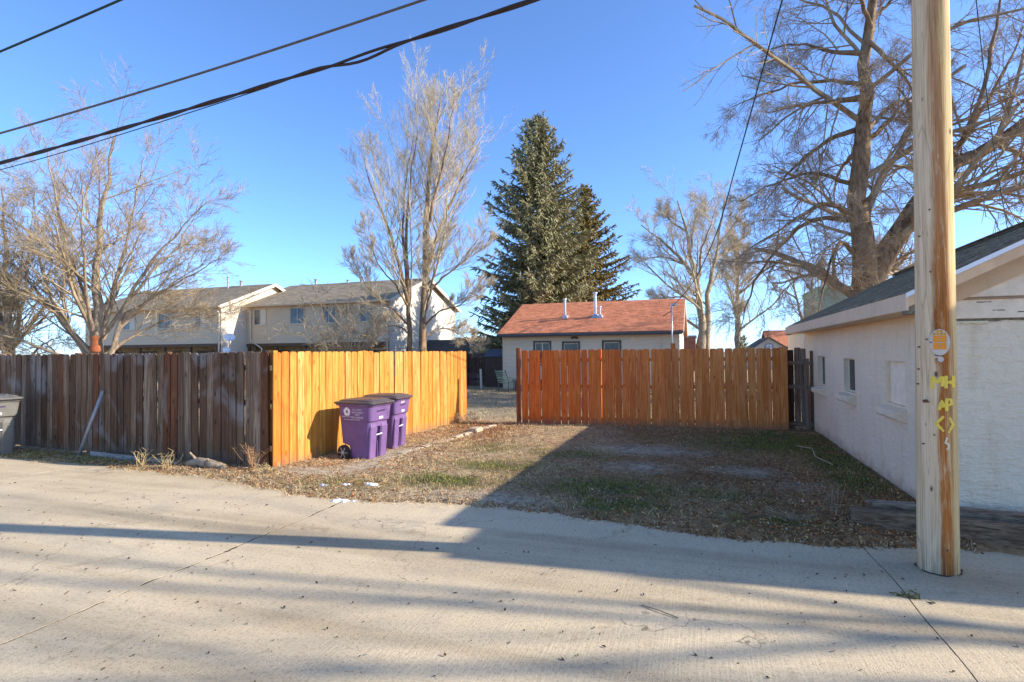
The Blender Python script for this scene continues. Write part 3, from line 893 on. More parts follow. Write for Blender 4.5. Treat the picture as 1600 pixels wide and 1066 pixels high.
f3 = fence('cedar_fence', 'reddish orange cedar fence facing the alley across the back of the dirt lot', (-4.20, 13.14), (1.80, 13.52), .152, .1620, 1.80, MT['stain'], MT['stain_rail'], gate_col, 7,
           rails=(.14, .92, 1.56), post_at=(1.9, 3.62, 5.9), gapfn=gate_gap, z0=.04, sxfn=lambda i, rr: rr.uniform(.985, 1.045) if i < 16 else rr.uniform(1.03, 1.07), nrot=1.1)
MB().box(-.05, .05, -.05, .05, -.15, 1.90).build('gate_post', MT['stain'], f3, (-.085, -.01, 0), bevel=.005, color=(.22, .075, .03))
obj('cross_board', picket_mesh('cross_board', MT['stain'], .10, .35, .02, 99, ear=.001), f3, (3.6, .05, 1.62), (0, 0, 0), (.5, .2, .05))
# dark old section between the cedar fence and the garage
t = thing('old_board_fence', 'narrow section of rotten grey boards between the cedar fence and the white garage', 'fence', (1.86, 13.72, 0), 0)
rr = random.Random(17)
for s, wd, h, zz, c, dy, ry in [(.02, .13, 1.76, .03, (.05, .042, .036), .03, 0), (.155, .125, 1.74, .10, (.31, .235, .16), .02, .3), (.285, .11, 1.70, .12, (.34, .26, .18), .02, -.4), (.46, .115, 1.74, .03, (.27, .165, .09), .0, .2)]:
    obj('board', picket_mesh('board', MT['old_wood'], wd, h, .02, int(s*100)+4, ear=.006), t, (s, dy, zz), (0, R(ry), 0), c)
obj('board', picket_mesh('board', MT['old_wood'], .105, 1.62, .022, 77, ear=.004), t, (.345, -.055, -.02), (0, R(-.6), 0), (.38, .29, .20))
for z in (.16, .98, 1.50):
    MB().box(-.26, .26, -.02, .02, -.045, .045).build('rail', MT['old_rail'], t, (.24, -.018, z), bevel=.004, color=(.27, .20, .14))

# metal pole and scrap board leaning on / lying by the weathered fence
mb = MB().tube([(-10.46, 6.90, .02), (-10.33, 7.03, .62), (-10.19, 7.13, 1.17)], [.032, .030, .027], 10)
tag(mb.build('leaning_pole', MT['dull_metal'], None, smooth=True), 'bent grey metal pole leaning against the weathered fence', 'pole')
mb = MB().beam((-10.15, 6.90, .075), (-8.85, 6.80, .06), .025, .10)
tag(mb.build('scrap_board', MT['old_rail'], None, bevel=.004, color=(.42, .40, .36)), 'thin grey scrap board lying at the foot of the weathered fence', 'board')
mb = MB().tube([(-8.72, 6.80, .05), (-8.3, 6.78, .07), (-7.95, 6.74, .055)], [.035, .045, .03], 9)
tag(mb.build('fallen_branch', MT['bark_pale'], None, smooth=True), 'thin grey fallen branch lying along the weathered fence', 'branch')
mb = MB().tube([(-7.72, 6.72, .07), (-7.5, 6.74, .11), (-7.2, 6.70, .10), (-6.95, 6.72, .07)], [.05, .075, .07, .04], 11)
lg = mb.build('fallen_log', MT['bark_pale'], None, smooth=True)
tag(lg, 'short thick pale log with broken stubs lying at the weathered fence near its corner', 'log')
for a, b in (((-7.55, 6.74, .14), (-7.6, 6.66, .27)), ((-7.3, 6.70, .12), (-7.16, 6.6, .2)), ((-7.0, 6.70, .08), (-6.9, 6.6, .02))):
    MB().tube([a, b], [.025, .012], 7).build('stub', MT['bark_pale'], lg)

# ================================================================== KERB STONES
rr = random.Random(4)
P = [(-4.98, 8.72), (-4.95, 9.12), (-4.93, 9.50), (-4.90, 9.88), (-4.87, 10.27), (-4.84, 10.66), (-4.80, 11.05), (-4.76, 11.44), (-4.73, 11.86), (-4.70, 12.28)]
SL = ['sandy concrete kerb block beside the nearer purple bin', 'kerb block standing between the two purple bins and the dirt lot', 'kerb block right beside the farther purple bin', 'kerb block just past the farther purple bin',
      'half buried kerb block in the middle of the edging row', 'kerb block in the row, two short of the big broken stone', 'kerb block in the row next to the big broken stone', 'large broken pale stone in the kerb row before the gate opening', 'smaller pale stone just past the big broken one in the kerb row', 'last kerb stone of the row at the gate opening']
for i, (x_, y_) in enumerate(P):
    big = 1.4 if i == 7 else (1.0 if i < 7 else .85)
    mb = MB().box(-.085*big, .085*big, -.19, .19, -.09, .012+.022*(i >= 5)+.05*(i == 7))
    me = mb.mesh('kerb_stone', MT['stone'])
    bm = bmesh.new(); bm.from_mesh(me)
    bmesh.ops.bevel(bm, geom=bm.edges[:], offset=.025, segments=2, affect='EDGES')
    for v_ in bm.verts: v_.co += Vector((rr.gauss(0, .008), rr.gauss(0, .009), rr.gauss(0, .006)))
    bm.to_mesh(me); bm.free()
    z0 = float(lot_z(np.array([x_]), np.array([y_]))[0])
    tag(obj('kerb_stone', me, None, (x_, y_, z0), (0, 0, R(rr.gauss(-4, 5)))), SL[i], 'kerb stone', 'low kerb stones edging the strip by the stained fence')

# ================================================================== UTILITY POLE
PX, PY = 1.795, 5.41
pole = thing('utility_pole', 'tall round wooden utility pole with rust orange streaks standing before the white garage', 'pole', (PX, PY, 0))
def pole_c(z): return (0.0085*z, 0, z)
def pole_r(z): return .141-.0032*z
def pole_shape():
    rings = []
    rr = random.Random(8)
    for i in range(61):
        z = -.15+9.85*i/60
        c = pole_c(z)
        ring = []
        for k in range(40):
            a = 2*math.pi*k/40
            r_ = pole_r(z)*(1+.014*math.sin(3*a+z*.8)+.010*math.sin(7*a+1.7*z)+.008*math.sin(13*a-.6*z))
            ring.append((c[0]+r_*math.cos(a), c[1]+r_*math.sin(a), z))
        rings.append(ring)
    return MB().loft(rings)
pole_shape().build('pole_shaft', MT['pole'], pole, smooth=True)
def on_pole(a, z, off=0.004):
    c = pole_c(z)
    r_ = pole_r(z)*1.012+off
    return Vector((c[0]+r_*math.cos(a), c[1]+r_*math.sin(a), z))
A0 = math.radians(-106)                      # direction that faces the alley
def ang(px):                                  # sideways offset in metres -> angle on the shaft
    return A0+math.asin(max(-.97, min(.97, px/.143)))
def stroke(pts, wd, mat, name, parent):
    """painted stroke lying on the shaft; pts in (sideways m, z)"""
    P2 = []
    for (x0, z0), (x1, z1) in zip(pts[:-1], pts[1:]):
        n = max(2, int(math.hypot(x1-x0, z1-z0)/.012))
        for k in range(n): P2.append((x0+(x1-x0)*k/n, z0+(z1-z0)*k/n))
    P2.append(pts[-1])
    mb = MB()
    rr = random.Random(int(abs(pts[0][0])*1000)+int(pts[0][1]*1000))
    L, Rr = [], []
    for i, (x_, z_) in enumerate(P2):
        q0, q1 = P2[max(0, i-1)], P2[min(len(P2)-1, i+1)]
        dx, dz = q1[0]-q0[0], q1[1]-q0[1]
        l = math.hypot(dx, dz) or 1
        nx, nz = -dz/l, dx/l
        wv = wd*rr.uniform(.8, 1.15)/2
        L.append((x_+nx*wv, z_+nz*wv)); Rr.append((x_-nx*wv, z_-nz*wv))
    rows = []
    for l, c_, r_ in zip(L, P2, Rr):
        rows.append([on_pole(ang(q[0]), q[1], o_) for q, o_ in ((l, .0015), (c_, .004), (r_, .0015))])
    mb.add([p for r_ in rows for p in r_], [(i*3+j, i*3+j+1, i*3+j+4, i*3+j+3) for i in range(len(rows)-1) for j in range(2)])
    return mb.build(name, mat, parent)
YP = MT['yellow_paint']
for pts in ([(-.032, 1.465), (-.030, 1.565)], [(-.030, 1.56), (.004, 1.515), (.034, 1.565)], [(.036, 1.565), (.038, 1.485)], [(.062, 1.57), (.060, 1.47)], [(.062, 1.518), (.108, 1.518)], [(.112, 1.57), (.110, 1.475)]):
    stroke(pts, .024, YP, 'paint_letter', pole)
for pts in ([(.012, 1.30), (.03, 1.37), (.045, 1.32)], [(.02, 1.325), (.045, 1.335)], [(.062, 1.29), (.062, 1.385), (.092, 1.38), (.095, 1.345), (.066, 1.335)]):
    stroke(pts, .022, YP, 'paint_letter', pole)
for pts in ([(.042, 1.25), (-.008, 1.19), (.04, 1.13)], [(.078, 1.24), (.104, 1.185), (.07, 1.12)]):
    stroke(pts, .020, YP, 'paint_mark', pole)
stroke([(.062, 1.085), (.050, 1.04), (.072, 1.03), (.070, .995), (.054, .99)], .014, MT['cream_paint'], 'paint_mark', pole)
# oval tag plate
def plate(cx, cz, rx, rz, off, mat, name, parent, shape='oval', th=.004):
    mb = MB()
    N_ = 28
    if shape == 'oval': out = [(cx+rx*math.cos(2*math.pi*k/N_), cz+rz*math.sin(2*math.pi*k/N_)) for k in range(N_)]
    else: out = [(cx-rx, cz-rz), (cx, cz-rz), (cx+rx, cz-rz), (cx+rx, cz+rz), (cx, cz+rz), (cx-rx, cz+rz)]
    a = ang(cx if shape == 'oval' else .02)
    base = on_pole(ang(.022), cz, 0)
    nrm = Vector((math.cos(ang(.022)), math.sin(ang(.022)), 0)); tan = Vector((-nrm.y, nrm.x, 0))
    back = [base+tan*(p[0]-.022)+Vector((0, 0, p[1]-cz))+nrm*off for p in out]
    mb.prism([tuple(p) for p in back][::-1] if False else [tuple(p) for p in back], tuple(nrm*th))
    return mb.build(name, mat, parent)
tz = 1.835
pl_ = plate(.022, tz, .068, .105, .004, MT['tag_plate'], 'tag_plate', pole)
for ix in (0, 1):
    for iz in (0, 1):
        plate(.022+(ix-.5)*.046, tz-.06+.031+iz*.058-.002, .0208, .0262, .0085, MT['tag_orange'], 'tag_reflector', pl_, 'rect', .002)
for i, (dx, dz, w_) in enumerate([(-.035, .066, .010), (-.012, .066, .010), (.012, .066, .010), (.035, .066, .010), (-.012, .088, .010), (.012, .088, .010)]):
    plate(.022+dx, tz+dz, w_, .0095, .0085, MT['tag_amber'], 'tag_tile', pl_, 'rect', .002)
def pole_text(body, sx, z, size, mat, name, parent, off):
    n_ = Vector((math.cos(ang(.022)), math.sin(ang(.022)), 0)); t_ = Vector((-n_.y, n_.x, 0))
    p = on_pole(ang(.022), z, off)+t_*(sx-.022)
    m3 = Matrix((t_, Vector((0, 0, 1)), n_)).transposed().to_4x4(); m3.translation = p
    o = obj(name, text_mesh(body, size, mat), parent)
    o.matrix_local = m3
    return o
for body, dx, dz in (('0', -.035, .066), ('6', -.012, .066), ('4', .012, .066), ('2', .035, .066), ('C', -.012, .088), ('B', .012, .088)):
    pole_text(body, .022+dx, tz+dz, .022, MT['ink'], 'tag_character', pl_, .0112)
for dx in (-.058, .058):
    plate(.022+dx, tz, .006, .006, .0085, MT['rust'] if dx < 0 else MT['galv'], 'tag_nail', pl_)
plate(.028, tz-.135, .020, .022, .004, MT['tag_plate'], 'pole_disc', pole)
plate(.004, tz-.118, .022, .006, .0095, MT['tag_plate'], 'pole_disc_arm', pole, 'rect')
for sx, z in ((-.11, 1.80), (-.115, 1.62), (-.06, 1.86), (-.12, 1.50), (-.02, 1.10), (-.09, 1.02), (-.03, 2.4), (.05, .2), (-.03, 2.9), (-.1, 2.7)):
    p = on_pole(ang(sx), z, -.006); q = on_pole(ang(sx), z, .014)
    MB().tube([p, q], .006, 7).build('nail', MT['rust'], pole)
p = on_pole(ang(-.07), 1.365, -.01); q = on_pole(ang(-.07), 1.365, .03)
MB().tube([p, q], .013, 8).tube([q, q+Vector((.03, -.005, -.006))], [.008, .006], 7).build('step_bolt', MT['rust'], pole)
MB().box(-.7, .7, -.06, .06, 8.75, 8.88).build('crossarm', MT['old_rail'], pole, (.08, -.19, 0), bevel=.006, color=(.35, .3, .25))
for xx in (-.58, -.3, .36, .64):
    MB().tube([(xx+.08, -.19, 8.88), (xx+.08, -.19, 8.94), (xx+.08, -.19, 8.99)], [.02, .045, .03], 8).build('insulator', MT['lid'], pole)

# ================================================================== WIRES
def quad_fit(pts):
    a = np.polyfit([p[0] for p in pts], [p[1] for p in pts], 2)
    return lambda x: float(np.polyval(a, x))
def wire(name, label, fz, y, xs, r, mat, group):
    pts = [(x, y, fz(x)) for x in xs]
    return tag(MB().tube(pts, r, 7).build(name, mat, None, smooth=True), label, 'cable', group)
GW = 'overhead lines along the alley'
def sag(zp, x1, z1, x2, z2, xp=1.8):
    A = np.polyfit([xp, x1, x2], [zp, z1, z2], 2)
    return lambda x: float(np.polyval(A, x))
xs = [1.8-i*.6 for i in range(60)]
z1f = sag(5.66, -3.65, 5.075, -9.92, 4.60)
z2f = sag(6.16, -4.35, 5.52, -9.93, 5.15)
z3f = sag(7.55, -6.63, 6.47, -9.95, 6.14)
tw = [1.72-i*.12 for i in range(290)]
t = thing('telephone_cable', 'thickest black twisted cable, lowest of the lines crossing the upper left sky', 'cable', (0, 0, 0), 0, GW)
for ph in (0, math.pi):
    pts = []
    for x_ in tw:
        dr = .0
        if ph and -4.15 < x_ < -3.0: dr = .055*math.sin(math.pi*(x_+4.15)/1.15)**2
        pts.append((x_, 5.25+.011*math.sin(x_*4+ph), z1f(x_)+.011*math.cos(x_*4+ph)-dr))
    MB().tube(pts, .0155, 7).build('cable_strand', MT['wire_black'], t, smooth=True)
wire('power_line', 'grey brown single wire between the thick black cable and the topmost line', z2f, 5.4, xs, .0145, MT['wire_grey'], GW)
wire('power_line', 'dark green topmost line in the upper left corner of the sky', z3f, 5.15, xs, .015, MT['wire_green'], GW)
zt = lambda x: z1f(x)-.012-.075*min(1, max(0, (-4.7-x)/4.0))
wire('thin_wire', 'thin dark wire parting from under the thick black cable before the scrub tree', zt, 5.27, [x for x in xs if x < -4.2], .006, MT['wire_green'], GW)
def spline(P, n=10):
    out = []
    P = [Vector(p) for p in P]
    Q = [P[0]*2-P[1]]+P+[P[-1]*2-P[-2]]
    for i in range(1, len(Q)-2):
        for k in range(n):
            t_ = k/n
            a, b, c, d = Q[i-1], Q[i], Q[i+1], Q[i+2]
            out.append(.5*((2*b)+(-a+c)*t_+(2*a-5*b+4*c-d)*t_**2+(-a+3*b-3*c+d)*t_**3))
    out.append(P[-1])
    return out
DROP = [(1.86, 5.3, 8.75), (1.24, 9.17, 7.06), (1.09, 10.2, 6.63), (.75, 12.3, 5.62), (.41, 14.7, 4.72), (-.1, 18.2, 4.10), (-.62, 21.6, 3.85), (-1.17, 25.25, 3.74)]
tag(MB().tube(spline(DROP), .0125, 7).build('service_drop', MT['wire_green'], None, smooth=True), 'black service wire sagging from the utility pole down to the mast on the orange roof', 'cable')
D2 = [(1.95, 5.5, 8.4), (2.9, 7.5, 6.9), (4.3, 10.5, 5.35), (6.2, 14.5, 4.2), (9.2, 21, 3.4)]
tag(MB().tube(spline(D2), .0065, 6).build('service_drop', MT['wire_green'], None, smooth=True), 'thin dark wire dropping behind the garage roof right of the utility pole', 'cable')

# ================================================================== BINS
def rrect(cx, cy, hx, hy, r, z, n=5, notch=None):
    """rounded rectangle ring; notch=(half width, depth) cut in the +x side"""
    pts = []
    for (sx, sy, a0) in ((1, 1, 0), (-1, 1, 90), (-1, -1, 180), (1, -1, 270)):
        for k in range(n):
            a = math.radians(a0+90*k/(n-1))
            pts.append((cx+sx*(hx-r)+r*math.cos(a), cy+sy*(hy-r)+r*math.sin(a), z))
    if notch is not None:
        w_, d_ = notch
        x1 = cx+hx
        pts += [(x1, cy-w_, z), (x1-d_, cy-w_*.96, z), (x1-d_, cy+w_*.96, z), (x1, cy+w_, z)]
    return pts
def make_cart(name, label, group, body_m, lid_m, printed=True, loc=(0, 0, 0), rz=0.0, number=''):
    t = thing(name, label, 'bin', loc, rz, group)
    S = []
    NW = .052
    def sec(z, xf, xb, hy, r=.07, nd=0.0, cy=0.0):
        S.append(rrect((xf+xb)/2, cy, (xf-xb)/2, hy, r, z, 5, (NW, max(nd, .0008))))
    sec(.0, .275, -.10, .225, .06, .055)
    sec(.015, .29, -.115, .24, .07, .055)
    sec(.255, .310, -.155, .255, .07, .055)
    sec(.30, .314, -.31, .258, .07, .055)
    sec(.52, .332, -.325, .27, .07, .055)
    sec(.600, .338, -.330, .275, .07, .055)
    sec(.605, .338, -.330, .275, .07, .0)
    sec(.690, .345, -.336, .282, .07, .0)
    sec(.715, .385, -.338, .292, .075, .0)
    sec(.96, .405, -.352, .312, .08, .0)
    sec(.985, .425, -.372, .33, .08, .0)
    sec(1.01, .425, -.372, .33, .08, .0)
    MB().loft(S).build('cart_body', body_m, t)
    body = kids(t)[-1] if False else [o for o in bpy.data.objects if o.parent == t][-1]
    bv = body.modifiers.new('soft_edges', 'BEVEL'); bv.width = .006; bv.segments = 2; bv.limit_method = 'ANGLE'; bv.angle_limit = R(25)
    # recessed lower shoulders on the front
    for s in (-1, 1):
        mb = MB().loft([rrect(.290, s*.150, .030, .090, .03, .02), rrect(.322, s*.155, .032, .094, .03, .50), rrect(.335, s*.155, .024, .090, .02, .60), rrect(.325, s*.165, .016, .06, .012, .67)])
        mb.build('front_rib', body_m, t, smooth=False, bevel=.004)
    # dark slot back, grab bar, label; dark strip stands for the grip's shadow
    MB().box(.262, .2745, -.048, .048, .02, .595).build('slot', MT['dark_slot'], t)
    MB().tube([(.350, -.085, .455), (.352, .07, .470)], .011, 8).build('grab_bar', MT['print'], t)
    MB().box(.288, .306, -.006, .006, .03, .34).build('slot_rib', body_m, t)
    mb = MB().prism([(.3905, -.055, .745), (.3905, .055, .745), (.3930, .055, .785), (.3930, -.055, .785)], (.002, 0, 0))
    mb.build('white_label', MT['print'], t)
    mb = MB().prism([(.4005, -.13, .895), (.4005, .10, .905), (.4005, .10, .885), (.4005, -.12, .872)], (.006, 0, 0))
    mb.build('grip_shadow_slot', MT['dark_slot'], t)
    # lid: domed, with raised rim and hinge end
    lm = MB().loft([rrect(.03, 0, .43, .345, .085, 1.008), rrect(.03, 0, .445, .355, .09, 1.02), rrect(.03, 0, .445, .355, .09, 1.045), rrect(.03, 0, .425, .335, .08, 1.055),
                    rrect(.025, 0, .40, .31, .08, 1.056), rrect(.02, 0, .36, .28, .08, 1.085), rrect(.0, 0, .26, .20, .08, 1.098)])
    lid = lm.build('lid', lid_m, t)
    bv = lid.modifiers.new('soft_edges', 'BEVEL'); bv.width = .005; bv.segments = 2; bv.limit_method = 'ANGLE'; bv.angle_limit = R(20)
    for yy in (-.14, .14):
        MB().loft([rrect(.10, yy, .22, .035, .02, 1.082), rrect(.10, yy, .21, .025, .015, 1.102)]).build('lid_rib', lid_m, lid)
    MB().loft([rrect(.30, 0, .05, .10, .02, 1.062), rrect(.30, 0, .045, .095, .02, 1.078)]).build('lid_boss', lid_m, lid)
    MB().tube([(-.43, -.30, 1.03), (-.43, .30, 1.03)], .016, 9).build('handle', lid_m, t)
    for yy in (-.28, 0, .28):
        MB().beam((-.36, yy, .99), (-.43, yy, 1.03), .04, .03).build('handle_bracket', body_m, t)
    # wheels
    for s in (-1, 1):
        w_ = MB().tube([(-.235, s*.235, .135), (-.235, s*.245, .135), (-.235, s*.290, .135), (-.235, s*.300, .135)], [.118, .135, .135, .118], 24)
        wh = w_.build('wheel', MT['rubber'], t, smooth=False)
        hb = MB()
        for k in range(6):
            a = 2*math.pi*k/6
            hb.beam((-.235, s*.3035, .135), (-.235+.10*math.cos(a), s*.3035, .135+.10*math.sin(a)), .022, .008, (0, s, 0))
        hb.build('spokes', MT['dull_metal'], wh)
        MB().tube([(-.235, s*.301, .135), (-.235, s*.316, .135)], [.026, .02], 10).build('hub', MT['galv'], wh)
    MB().tube([(-.235, -.235, .135), (-.235, .235, .135)], .014, 8).build('axle', MT['dull_metal'], t)
    if printed:
        # the side wall leans: place print on the plane y = -(a + b z)
        def side_pt(x_, z_, off=.003):
            hy = np.interp(z_, [.52, .69, .715, .96], [.27, .282, .292, .312])
            return Vector((x_, -(hy+off), z_))
        def side_text(body, x_, z_, size):
            p = side_pt(x_, z_)
            q = side_pt(x_, z_+.05)
            upv = (q-p).normalized(); xv = Vector((1, 0, 0)); nv = xv.cross(upv)
            m3 = Matrix((xv, upv, nv)).transposed().to_4x4(); m3.translation = p
            o = obj('printed_line', text_mesh(body, size, MT['print']), t); o.matrix_local = m3
        side_text('ALL CLEAN', .10, .915, .040); side_text('RECYCLABLES', .10, .865, .040); side_text('ONLY', .10, .825, .040); side_text('NO GARBAGE', .10, .775, .040)
        side_text('DENVER RECYCLES', -.135, .785, .030)
        side_text('denvergov.org/denverrecycles', -.03, .737, .030)
        lg_ = MB()
        for k in range(5):
            a0 = 2*math.pi*k/5
            for j in range(7):
                b0, b1 = a0+j*.17, a0+(j+1)*.17
                w0 = .022+.016*(1-j/7); w1 = .022+.016*(1-(j+1)/7)
                r0 = .055
                c0 = side_pt(-.135+(r0-w0)*math.cos(b0), .875+(r0-w0)*math.sin(b0)); c1 = side_pt(-.135+(r0+w0*.7)*math.cos(b0), .875+(r0+w0*.7)*math.sin(b0))
                c2 = side_pt(-.135+(r0+w1*.7)*math.cos(b1), .875+(r0+w1*.7)*math.sin(b1)); c3 = side_pt(-.135+(r0-w1)*math.cos(b1), .875+(r0-w1)*math.sin(b1))
                lg_.quad(c0, c1, c2, c3)
        lg_.build('recycling_emblem', MT['print'], t)
    if number:
        m3 = Matrix((Vector((0, 1, 0)), Vector((.08, 0, 1)).normalized(), Vector((1, 0, -.08)).normalized())).transposed().to_4x4(); m3.translation = Vector((.4055, -.02, .945))
        o = obj('house_number', text_mesh(number, .085, MT['print']), t); o.matrix_local = m3
    return t
GB = 'purple recycling bins by the stained fence'
make_cart('recycling_bin', 'purple recycling bin nearer the alley with white print on its side and black lid', GB, MT['purple'], MT['lid'], True, (-5.49, 8.25, .0), R(-6)).scale = (.925, .925, .935)
make_cart('recycling_bin', 'purple recycling bin standing behind, with white numbers on its front and black lid', GB, MT['purple'], MT['lid'], True, (-5.66, 9.22, .015), R(2), '3351').scale = (.925, .925, .925)
make_cart('trash_bin', 'faded grey bin with a dark lid at the foot of the weathered fence', None, MT['grey_plastic'], MT['grey_lid'], False, (-12.33, 6.62, .0), R(-16))

# ================================================================== GARAGE
gar = thing('garage', 'white painted stucco garage with green shingle roof beside the dirt lot', 'garage', (0, 0, 0))
GX0, GX1, GY0, GY1 = 2.33, 6.07, 6.80, 14.50
HOLES = [(7.90, 8.65, 1.08, 1.63), (10.22, 10.95, 1.08, 1.64), (12.50, 13.20, 1.05, 1.66)]
mb = MB()
wall_holes(mb, (GX0, GY0, -.1), (0, 1, 0), (-1, 0, 0), GY1-GY0, 2.40, [(a-GY0, b-GY0, c+.1, d+.1) for a, b, c, d in HOLES], .19)
mb.quad((GX0, GY0, -.1), (GX0, GY0, 2.3), (GX1, GY0, 2.3), (GX1, GY0, -.1))
mb.quad((GX1, GY0, -.1), (GX1, GY0, 2.3), (GX1, GY1, 2.3), (GX1, GY1, -.1))
mb.quad((GX0, GY1, -.1), (GX1, GY1, -.1), (GX1, GY1, 2.3), (GX0, GY1, 2.3))
mb.add([(GX0, GY1, 2.3), (GX1, GY1, 2.3), ((GX0+GX1)/2, GY1, 3.30)], [(0, 1, 2)])
mb.build('wall', MT['stucco'], gar)
for i, (a, b, c, d) in enumerate(HOLES):
    wd_ = MB()
    x_ = GX0+(.055 if i == 0 else .075)
    if i == 0:
        wo = MB().box(x_, x_+.03, a+.001, b-.001, c+.001, d-.001).build('window', MT['painted_board'], gar)
        wo['label'] = 'window opening closed with a white painted board'
    else:
        f_ = .022
        wd_.box(x_, x_+.05, a+.001, a+f_, c+.001, d-.001).box(x_, x_+.05, b-f_, b-.001, c+.001, d-.001).box(x_, x_+.05, a+f_, b-f_, c+.001, c+f_).box(x_, x_+.05, a+f_, b-f_, d-f_, d-.001)
        wo = wd_.build('window', MT['painted_board'], gar)
        MB().box(x_+.012, x_+.02, a+f_, b-f_, c+f_, d-f_).build('pane', MT['dark_glass'], wo)
    rr = random.Random(i)
    prof = [(GX0+.10, c+.005), (GX0-.13, c-.055), (GX0-.135, c-.13), (GX0-.09, c-.165), (GX0-.002, c-.19), (GX0+.10, c-.17)]
    MB().prism([(px_, a-.05, pz_) for px_, pz_ in prof], (0, b-a+.10, 0)).build('sill', MT['stucco'], gar, bevel=.012, seg=2)
# gable front: trim band, clapboards, fascia
RS = .49
def zl(x): return 2.34+RS*(x-1.95)
MB().box(GX0-.01, GX1+.01, GY0-.035, GY0-.002, 2.085, 2.275).build('trim_board', MT['painted_board'], gar, bevel=.004)
rr = random.Random(12)
def jag(x0, x1, zt, zb, y, th, mat, name, n=18, amp=.012):
    top = [(x0+(x1-x0)*k/n, y, zt) for k in range(n+1)]
    bot = [(x0+(x1-x0)*k/n, y, zb+(rr.random()**2)*(zt-zb)*.8*(1 if 0 < k < n else .3)) for k in range(n+1)]
    MB().prism(bot+top[::-1], (0, -th, 0)).build(name, mat, gar)
jag(GX0+.02, 3.3, 2.083, 2.05, GY0-.002, .010, MT['bare_wood'], 'peeled_strip', 13)
jag(GX0+.12, 2.72, 2.060, 2.028, GY0-.014, .004, MT['cream_paint'], 'paint_flake', 6)
for x_, z_, l_ in ((2.75, 2.16, .10), (2.95, 2.14, .16), (3.25, 2.18, .05), (2.62, 2.245, .12), (3.5, 2.12, .2)):
    jag(x_, x_+l_, z_+.007, z_-.004, GY0-.0345, .0022, MT['bare_wood'], 'peeled_spot', 4)
MB().prism([(GX0-.02, GY0-.06, 2.277), (GX0-.02, GY0-.002, 2.30), (GX0-.02, GY0-.002, 2.277)], (GX1-GX0+.04, 0, 0)).build('drip_cap', MT['tan_board'], gar)
z = 2.302
while z < 3.3:
    h = min(.20, 3.34-z)
    xl = 1.95+(z-2.34)/RS+.25; xr = 8.4-xl
    xl2 = 1.95+(z+h-2.34)/RS+.25; xr2 = 8.4-xl2
    if xr2-xl2 < .1: break
    xl, xl2 = max(xl, GX0), max(xl2, GX0)
    xr, xr2 = min(xr, GX1), min(xr2, GX1)
    pts = [(xl, z), (xr, z), (xr2, z+h), (xl2, z+h)]
    lo_, hi_ = GY0-.028, GY0-.012
    mb = MB().add([(xl, lo_, z), (xr, lo_, z), (xr2, hi_, z+h+.008), (xl2, hi_, z+h+.008), (xl, GY0, z), (xr, GY0, z), (xr2, GY0, z+h+.008), (xl2, GY0, z+h+.008)],
                  [(0, 1, 2, 3), (0, 4, 5, 1), (4, 0, 3, 7), (1, 5, 6, 2), (3, 2, 6, 7)])
    mb.build('clapboard', MT['painted_board'], gar)
    z += .20
mb = MB().add([(GX0, GY0, 2.3), (GX1, GY0, 2.3), (4.2, GY0, 3.30)], [(0, 1, 2)])
mb.build('gable_backing', MT['painted_board'], gar)
for sgn in (1, -1):
    f = (lambda x: x) if sgn == 1 else (lambda x: 8.4-x)
    def para(x0, x1, y, th, ztop, ybk, name, mat, bev=.003):
        pts = [(f(x0), y, zl(x0)+ztop-th), (f(x1), y, zl(x1)+ztop-th), (f(x1), y, zl(x1)+ztop), (f(x0), y, zl(x0)+ztop)]
        MB().prism(pts if sgn == 1 else pts[::-1], (0, ybk, 0)).build(name, mat, gar)
    para(1.93, 4.2, 6.455, .045, .008, .02, 'drip_edge', MT['white_metal'])
    para(1.95, 4.2, 6.470, .10, -.040, .028, 'rake_fascia', MT['tan_board'])
    para(2.15, 4.2, GY0-.055, .20, -.135, .026, 'frieze_board', MT['tan_board'])
    # roof slab
    pts = [(f(1.95), 6.48, zl(1.95)-.045), (f(4.2), 6.48, zl(4.2)-.045), (f(4.2), 6.48, zl(4.2)), (f(1.95), 6.48, zl(1.95))]
    MB().prism(pts if sgn == 1 else pts[::-1], (0, 14.78-6.48, 0)).build('roof', MT['roof_deck'], gar)
    para(2.02, 2.33, 6.52, .02, -.055, 8.2, 'soffit_boards', MT['tan_board'])
MB().box(1.925, 1.95, 6.46, 14.78, 2.165, 2.335).build('eave_fascia', MT['eave_board'], gar, bevel=.003)
MB().box(6.45, 6.475, 6.46, 14.78, 2.165, 2.335).build('eave_fascia', MT['eave_board'], gar, bevel=.003)
MB().box(1.952, 2.33, 6.60, 14.74, 2.172, 2.19).build('soffit', MT['eave_board'], gar)
MB().box(6.07, 6.448, 6.60, 14.74, 2.172, 2.19).build('soffit', MT['eave_board'], gar)
MB().box(1.93, 2.06, 6.475, 6.60, 2.13, 2.33).build('rafter_end', MT['bare_wood'], gar, bevel=.004)
